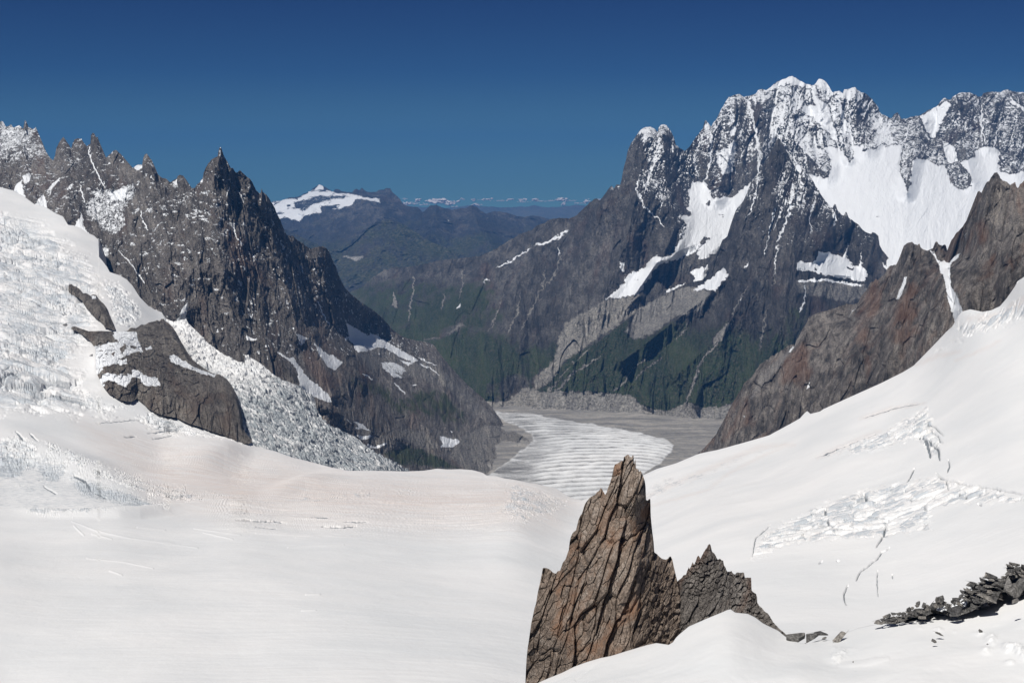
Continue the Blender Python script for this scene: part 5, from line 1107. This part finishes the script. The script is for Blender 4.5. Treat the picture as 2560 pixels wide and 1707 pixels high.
tag(landform("rock_spire", spire2_top, nearfoot, 1669, 1989, 700, 480,
    [(1690, 1462, 314), (1715, 1436, 315), (1775, 1359, 317), (1850, 1430, 315), (1878, 1445, 313), (1893, 1505, 308), (1945, 1567, 296), (1978, 1598, 286), (1700, 1620, 305), (1760, 1600, 303), (1820, 1540, 303), (1780, 1470, 309), (1900, 1600, 296), (1980, 1690, 280)],
    mat_spire_b, sp2, lambda P, P0, PX, PY, D: pack(PX.shape, 0, 0, 0.3 * smooth(1480, 1560, PY) * smooth(1860, 1800, PX), 0.5 * smooth(1480, 1380, PY) + 0.4 * gnoise(P / 3.0, 3) - 0.1),
    back=6, back_step=1.8, back_drop=2.0, seed=431, jag=1.5, jag_scale=3.0, blend=0.0,
    spurs=[([(1775, 1362), (1785, 1450), (1760, 1560)], 2.0, 60)]),
    "lower jagged rubbly rock tooth to the right of the tall brown spire", "rock spire")

def on_glacier(bulge, width):
    g = rbf(GCTRL)
    return lambda px, py, t, b: g(px, py) - 22 - bulge * smooth(-4, width, b - py) * smooth(-6, 20, py - t)

# outcrops standing out of the glacier on the left
oc = slab_relief(24, 90, 15, 0.03, 451, rubble=[(179, 817), (440, 790), (480, 900), (570, 950), (400, 1000), (250, 1000)], rubble_size=16, rubble_depth=9)
OUT_TOP = [(177, 818), (183, 816), (191, 817), (200, 821), (208, 823), (222, 828), (253, 827), (283, 829), (300, 829), (319, 827), (324, 821), (328, 819), (340, 820), (354, 811), (362, 812), (372, 806), (387, 803), (393, 800), (399, 803), (403, 797), (409, 797), (414, 804), (420, 806), (432, 818), (440, 830), (447, 843), (454, 856), (462, 871), (472, 885), (483, 900),
    (495, 910), (506, 917), (520, 927), (536, 935), (546, 935), (556, 940), (566, 947), (574, 956), (582, 968), (589, 982), (594, 996), (597, 1010), (600, 1030), (602, 1050), (607, 1066), (614, 1082), (621, 1091), (627, 1097), (630, 1103)]
OUT_BOT = [(177, 822), (193, 829), (208, 838), (225, 852), (238, 870), (240, 930), (255, 962), (270, 982), (285, 992), (300, 1000), (315, 1003), (328, 1004), (336, 1000), (343, 996), (357, 1008), (372, 1022), (390, 1032), (410, 1039), (440, 1044), (470, 1058), (500, 1067), (530, 1079), (560, 1088), (590, 1101), (610, 1107), (622, 1109), (630, 1106)]
def out_masks(P, P0, PX, PY, D):
    wx, wy = wobble(PX, PY, 4, 10, 465)
    full = np.zeros(PX.shape)
    for poly, c, soft in [([(283, 826), (319, 829), (340, 829), (346, 853), (357, 879), (343, 879), (325, 884), (298, 897), (313, 906), (295, 909), (259, 915), (256, 925), (240, 940), (225, 918), (225, 864), (253, 864), (268, 856), (298, 856), (283, 841)], 1.0, 5),
                    ([(259, 936), (272, 928), (286, 927), (298, 936), (315, 936), (322, 933), (334, 923), (349, 927), (358, 938), (378, 942), (393, 945), (402, 963), (385, 965), (360, 962), (350, 948), (343, 944), (328, 943), (323, 955), (316, 967), (300, 962), (286, 954), (270, 950), (250, 962), (244, 950)], 1.0, 4),
                    ([(424, 889), (432, 886), (441, 889), (456, 900), (468, 906), (477, 915), (500, 924), (540, 937), (534, 942), (500, 932), (477, 922), (462, 918), (447, 911), (436, 910), (426, 903)], 1.0, 3),
                    ([(362, 870), (378, 866), (380, 872), (366, 875)], 1.0, 3), ([(235, 945), (262, 960), (258, 975), (235, 960)], 0.7, 5), ([(285, 905), (316, 898), (318, 908), (300, 912)], 0.9, 3)]:
        full = np.maximum(full, c * area(wx, wy, poly, soft))
    isl = smooth(0.42, 0.58, gnoise(P / 14.0, 5) + 0.35 * gnoise(P / 6.0, 6)) * area(PX, PY, [(225, 850), (300, 850), (352, 855), (352, 900), (260, 925), (235, 940)], 20)
    isl = np.maximum(isl, area(wx, wy, [(298, 870), (312, 860), (318, 870), (305, 885)], 4)); isl = np.maximum(isl, area(wx, wy, [(324, 863), (342, 866), (340, 872), (326, 870)], 3))
    isl = np.maximum(isl, area(wx, wy, [(277, 884), (288, 880), (284, 890)], 3)); isl = np.maximum(isl, area(wx, wy, [(258, 918), (288, 918), (292, 928), (300, 938), (318, 940), (330, 925), (330, 935), (300, 938), (262, 930)], 4))
    s = np.clip(full * (1 - isl) * 1.25, 0, 1.25)
    return pack(PX.shape, s, 0, 0.25 * (gnoise(P / 60, 4) > 0.1), 0.5 * gnoise(P / 50, 9))
tag(landform("rock_outcrop", OUT_TOP, OUT_BOT, 178, 629, 900, 600,
    on_glacier(95, 55), mat_outcrop, oc, out_masks, back=5, back_step=16, back_drop=1.0, seed=451, jag=0.8, jag_scale=4, blend=0.0,
    spurs=[([(556, 945), (575, 1010), (590, 1090)], 40, 22)]),
    "broad brown rock cliff jutting from the left-hand glacier, with patches of snow on its ledges", "rock outcrop")
oc2 = slab_relief(18, 40, 9, 0.1, 471)
tag(landform("rock_outcrop", [(170, 716), (173, 711), (179, 710), (184, 715), (190, 716), (197, 721), (203, 727), (207, 733), (216, 733), (226, 739), (232, 736), (240, 737), (245, 745), (252, 753), (259, 759), (266, 768), (271, 781), (276, 793), (281, 804), (285, 815), (288, 824)],
    [(170, 724), (172, 731), (178, 736), (185, 739), (196, 745), (205, 752), (209, 760), (216, 770), (228, 782), (238, 794), (250, 803), (259, 811), (261, 818), (270, 821), (280, 824), (288, 828)], 171, 287, 320, 220,
on_glacier(60, 24), mat_outcrop, oc2,
    lambda P, P0, PX, PY, D: pack(PX.shape, area(*wobble(PX, PY, 3, 8, 4), [(226, 740), (240, 739), (240, 748), (230, 747)], 3), 0, 0, 0.5 * gnoise(P / 40, 9)),
    back=4, back_step=14, back_drop=1.0, seed=471, jag=1.0, jag_scale=4, blend=0.0),
    "narrow dark rock rib poking out of the ice above the broad brown cliff", "rock outcrop")

# the bedrock under the heap of blocks
ob = slab_relief(1.6, 0.9, 0.8, 0.5, 491, rubble=[(2190, 1400), (2720, 1300), (2720, 1500), (2190, 1600)], rubble_size=1.0, rubble_depth=0.7)
HEAP_BOT = [(2190, 1562), (2193, 1560), (2215, 1559), (2240, 1562), (2262, 1554), (2285, 1540), (2306, 1545), (2322, 1535), (2330, 1520), (2345, 1526), (2358, 1530), (2372, 1540), (2392, 1541), (2411, 1534), (2430, 1527), (2443, 1519), (2465, 1516), (2490, 1506), (2500, 1482), (2510, 1478), (2524, 1490), (2545, 1486), (2562, 1486), (2640, 1464), (2720, 1440)]
tag(landform("rock_outcrop", [(x_, y_ + 7) for x_, y_ in [(2190, 1560), (2198, 1552), (2207, 1543), (2222, 1537), (2240, 1533), (2262, 1531), (2275, 1522), (2290, 1513), (2310, 1513), (2322, 1508), (2335, 1499), (2350, 1496), (2370, 1504), (2395, 1500), (2410, 1490), (2420, 1476), (2432, 1465), (2450, 1456),
    (2465, 1443), (2485, 1438), (2505, 1438), (2520, 1426), (2527, 1411), (2545, 1414), (2560, 1411), (2640, 1390), (2720, 1370)]], HEAP_BOT, 2190, 2720, 620, 200,
    [(2193, 1558, 266), (2300, 1510, 263), (2300, 1545, 260), (2410, 1490, 261), (2410, 1534, 256), (2500, 1440, 264), (2500, 1485, 256), (2560, 1410, 266), (2560, 1484, 257), (2700, 1380, 266), (2700, 1440, 257)], mat_bed, ob,
    lambda P, P0, PX, PY, D: pack(PX.shape, 1.2 * area(*wobble(PX, PY, 4, 8, 4), [(2345, 1518), (2395, 1508), (2425, 1500), (2412, 1515), (2395, 1528), (2372, 1522), (2350, 1530), (2330, 1532)], 4), 0, 0, 0),
    back=5, back_step=1.2, back_drop=1.6, seed=491, jag=2.5, jag_scale=4, blend=0.0),
    "dark rubbly bedrock rib beneath the heap of grey blocks at lower right", "rock outcrop")

finish_landforms()

# ------------------------------------------------------------------ slabs and blocks along the snow crest
def block_mesh(name, size, seed, flat=0.5, rough=0.06, n=13):
    rnd = random.Random(seed)
    bm = bmesh.new()
    for _ in range(n):
        v = Vector((rnd.uniform(-1, 1), rnd.uniform(-1, 1), rnd.uniform(-1, 1)))
        m = max(abs(v.x), abs(v.y), abs(v.z))
        v = v * (rnd.uniform(0.8, 1.0) / m) if rnd.random() < 0.7 else v.normalized()
        bm.verts.new((v.x, v.y * 0.8, v.z * flat))
    h = bmesh.ops.convex_hull(bm, input=bm.verts)
    bmesh.ops.delete(bm, geom=[g for g in h['geom_interior'] if isinstance(g, bmesh.types.BMVert)], context='VERTS')
    bmesh.ops.dissolve_limit(bm, angle_limit=0.12, verts=bm.verts, edges=bm.edges)
    bmesh.ops.bevel(bm, geom=list(bm.edges), offset=0.05, segments=1, affect='EDGES', profile=0.6)
    bmesh.ops.triangulate(bm, faces=bm.faces)
    bmesh.ops.subdivide_edges(bm, edges=bm.edges, cuts=2, use_grid_fill=True)
    P = np.array([v.co[:] for v in bm.verts])
    d = fbm(P * 2.3 + seed * 3.1, 4, 5)
    for v, k in zip(bm.verts, d):
        v.co = v.co * (1 + rough * float(k) * 2)
        v.co *= size
    me = bpy.data.meshes.new(name); bm.to_mesh(me); bm.free()
    at = me.attributes.new("mask", 'FLOAT_COLOR', 'POINT')
    at.data.foreach_set("color", np.tile(np.array([0, 0, 0.0, 0.0], F32), len(me.vertices)))
    me.materials.append(mat_block)
    return me

BLOCKS = [block_mesh("rock_block", 1.0, s, flat=f) for s, f in ((1, 0.22), (2, 0.30), (3, 0.5), (4, 0.18), (5, 0.36), (6, 0.7), (7, 0.26), (8, 0.45))]
def near_depth(px, py):
    return float(np.interp(px, [1958, 2193, 2400, 2560, 2720], [270, 264, 259, 261, 261]))
def block(name, px, py, w, h, tilt, mesh, label, cat, group=None, depth=None, yaw=None, thick=1.0, seed=0):
    """w, h: visible length and thickness in photo pixels"""
    d = depth if depth else near_depth(px, py)
    p = ray_point(px, py, d)
    o = bpy.data.objects.new(name, mesh)
    SC.collection.objects.link(o)
    k = d / FPX
    fl = max(v.co.z for v in mesh.vertices)
    o.scale = (w * k / 2, w * k / 2 * thick * 0.8, h * k / 2 / fl)
    rnd = random.Random(seed)
    o.rotation_euler = (rnd.uniform(-0.35, 0.35), -math.radians(tilt) , (yaw if yaw is not None else rnd.uniform(-0.5, 0.5)))
    o.location = p
    return tag(o, label, cat, group)

B = BLOCKS
RS = "rock_block"
block("boulder", 2354, 1497, 20, 21, 20, B[5], "rounded olive-grey boulder perched on the heap of dark slabs", "boulder", depth=257)
block("boulder", 2388, 1527, 48, 26, 14, B[5], "large smooth dark boulder lying in the snow below the heap of slabs", "boulder", depth=254, seed=3)
block("boulder", 2538, 1501, 26, 10, 30, B[4], "lone elongated grey rock on the snow below the pale slabs at the right edge", "boulder", depth=243, seed=4)
block(RS, 2524, 1468, 58, 26, -72, B[0], "large pale grey slab standing upright near the right edge, left one of the pair", "rock block", depth=256, seed=5)
block(RS, 2553, 1466, 58, 50, 20, B[4], "large pale grey slab at the right edge of the frame, right one of the pair", "rock block", depth=257, seed=6)
block(RS, 2466, 1493, 62, 9, -17, B[3], "long thin nearly black slab lying across the heap", "rock block", depth=253, seed=7)
block("boulder", 2098, 1590, 46, 13, 30, B[6], "isolated long grey rock lying on the snow crest, left of the heap of slabs", "boulder", depth=262, seed=8)
block("boulder", 1990, 1594, 56, 20, 8, B[2], "dark grey rock at the low point of the snow crest, foot of the jagged tooth", "boulder", depth=266, seed=9)
block("boulder", 2027, 1594, 40, 22, 35, B[1], "tan rock leaning beside the dark one at the low point of the snow crest", "boulder", depth=265, seed=10)
block("boulder", 2050, 1583, 44, 7, 2, B[3], "flat thin brown rock on the snow crest behind the tan one", "boulder", depth=267, seed=11)
block("boulder", 2062, 1594, 16, 6, 0, B[4], "small flat brown rock right of the tan one on the snow crest", "boulder", depth=265, seed=12)
block("boulder", 2348, 1583, 26, 6, -25, B[3], "thin dark splinter of rock in the snow below the heap of slabs", "boulder", depth=243, seed=13)
block("boulder", 2336, 1602, 9, 15, 60, B[2], "small dark pointed rock in the near snow beneath the thin splinter", "boulder", depth=237, seed=14)
block("boulder", 2451, 1577, 12, 7, -30, B[2], "tiny grey rock sticking out of the snow, above the one beside the snow lump", "boulder", depth=243, seed=15)
block("boulder", 2473, 1613, 8, 14, 70, B[2], "small dark rock half buried beside a bright snow lump at lower right", "boulder", depth=234, seed=16)
block("boulder", 2133, 1654, 4, 4, 0, B[2], "very small dark stone beside snow lumps left of the bottom right corner", "boulder", depth=229, seed=17)
rnd = random.Random(11)
HEAP = [([(2193, 1556), (2205, 1540), (2225, 1533), (2245, 1535), (2262, 1552), (2235, 1558)], 14, (14, 30), (5, 11), 12), ([(2235, 1532), (2300, 1522), (2330, 1528), (2315, 1541), (2262, 1550)], 14, (10, 26), (4, 9), 5),
        ([(2265, 1527), (2290, 1506), (2312, 1508), (2326, 1530), (2300, 1545)], 13, (12, 22), (7, 13), 40), ([(2318, 1506), (2335, 1492), (2352, 1504), (2345, 1515), (2325, 1517)], 7, (14, 24), (9, 16), 50),
        ([(2345, 1510), (2375, 1500), (2398, 1497), (2395, 1512), (2370, 1522), (2350, 1527)], 14, (10, 20), (7, 13), 20), ([(2392, 1498), (2418, 1472), (2440, 1470), (2470, 1500), (2450, 1516), (2425, 1526), (2400, 1532)], 24, (16, 34), (6, 11), -18),
        ([(2420, 1466), (2450, 1448), (2488, 1434), (2506, 1440), (2505, 1480), (2490, 1502), (2460, 1495)], 34, (20, 44), (5, 10), -18), ([(2500, 1432), (2524, 1410), (2560, 1408), (2600, 1400), (2600, 1450), (2540, 1450), (2512, 1448)], 26, (16, 32), (7, 13), -10)]
n_heap = 0
for poly, cnt, (w0, w1), (h0, h1), tilt in HEAP:
    xs_ = [p[0] for p in poly]; ys_ = [p[1] for p in poly]
    got = 0
    while got < cnt:
        x, y = rnd.uniform(min(xs_), max(xs_)), rnd.uniform(min(ys_), max(ys_))
        if not inside(np.array([x]), np.array([y]), poly)[0]: continue
        got += 1; n_heap += 1
        block(RS, x, y, rnd.uniform(w0, w1), rnd.uniform(h0, h1), tilt + rnd.uniform(-16, 16), B[rnd.randrange(8)],
              "dark grey slab in the heap along the snow crest at lower right", "rock block", "blocks heaped along the snow crest",
              depth=near_depth(x, y) - rnd.uniform(0.0, 3.0) - (y - 1480) * 0.02, seed=n_heap + 50)

# ------------------------------------------------------------------ small fair-weather clouds on the horizon, beyond the haze
m_cloud, N_, L_ = new_mat("cloud_white")
o_ = N_.new("ShaderNodeOutputMaterial"); b_ = N_.new("ShaderNodeBsdfPrincipled")
b_.inputs['Base Color'].default_value = (0.95, 0.88, 0.84, 1); b_.inputs['Roughness'].default_value = 1.0
L_.new(b_.outputs[0], o_.inputs['Surface'])
rnd = random.Random(5)
bm = bmesh.new()
for px, py, w, h in [(1012, 497, 14, 3), (1025, 509, 34, 7), (1045, 500, 12, 8), (1062, 511, 16, 4), (1085, 504, 24, 12), (1105, 503, 20, 12), (1122, 509, 26, 10), (1140, 518, 26, 4), (1155, 498, 10, 5), (1184, 499, 9, 7), (1205, 500, 18, 3), (1220, 498, 18, 6),
                     (1190, 512, 18, 6), (1208, 519, 12, 4), (1255, 502, 28, 3), (1277, 499, 14, 5), (1305, 500, 18, 6), (1310, 505, 26, 3), (1338, 499, 14, 7), (1350, 503, 26, 3), (1375, 502, 18, 3), (1406, 499, 24, 9), (1408, 510, 6, 8), (1432, 502, 20, 3), (1467, 503, 12, 8), (1450, 508, 30, 3), (1500, 500, 22, 5)]:
    for k in range(max(8, int(w * 1.3))):
        d = 62000 + rnd.uniform(-1500, 1500)
        c = ray_point(px + rnd.gauss(0, w / 3.2), py + rnd.gauss(0, h / 4), d)
        r = rnd.uniform(0.13, 0.34) * h * d / FPX * 1.15
        mt = bmesh.ops.create_icosphere(bm, subdivisions=1, radius=r)
        for v in mt['verts']:
            v.co = Vector((v.co.x * 1.7, v.co.y * 1.5, v.co.z * 0.8)) + Vector(c) + Vector((rnd.gauss(0, r * .07), rnd.gauss(0, r * .07), rnd.gauss(0, r * .07)))
for f in bm.faces: f.smooth = True
me = bpy.data.meshes.new("clouds"); bm.to_mesh(me); bm.free(); me.materials.append(m_cloud)
oc_ = bpy.data.objects.new("clouds", me); SC.collection.objects.link(oc_)
tag(oc_, kind="stuff")

# ------------------------------------------------------------------ thin blue mountain air
hz = bpy.data.materials.new("haze_air"); hz.use_nodes = True
hn, hl = hz.node_tree.nodes, hz.node_tree.links; hn.clear()
ho = hn.new("ShaderNodeOutputMaterial"); hv = hn.new("ShaderNodeVolumePrincipled")
hv.inputs['Color'].default_value = (0.10, 0.34, 0.84, 1)
hv.inputs['Density'].default_value = HAZE
hv.inputs['Anisotropy'].default_value = 0.0
hl.new(hv.outputs[0], ho.inputs['Volume'])
bm = bmesh.new(); bmesh.ops.create_cube(bm, size=1.0)
lo, hi = Vector((-27000, -3000, -2290)), Vector((27000, 50500, 920))
for v in bm.verts:
    v.co = Vector((lo[i] if v.co[i] < 0 else hi[i] for i in range(3)))
me = bpy.data.meshes.new("haze"); bm.to_mesh(me); bm.free(); me.materials.append(hz)
oh = bpy.data.objects.new("haze", me); SC.collection.objects.link(oh)
tag(oh, kind="stuff")
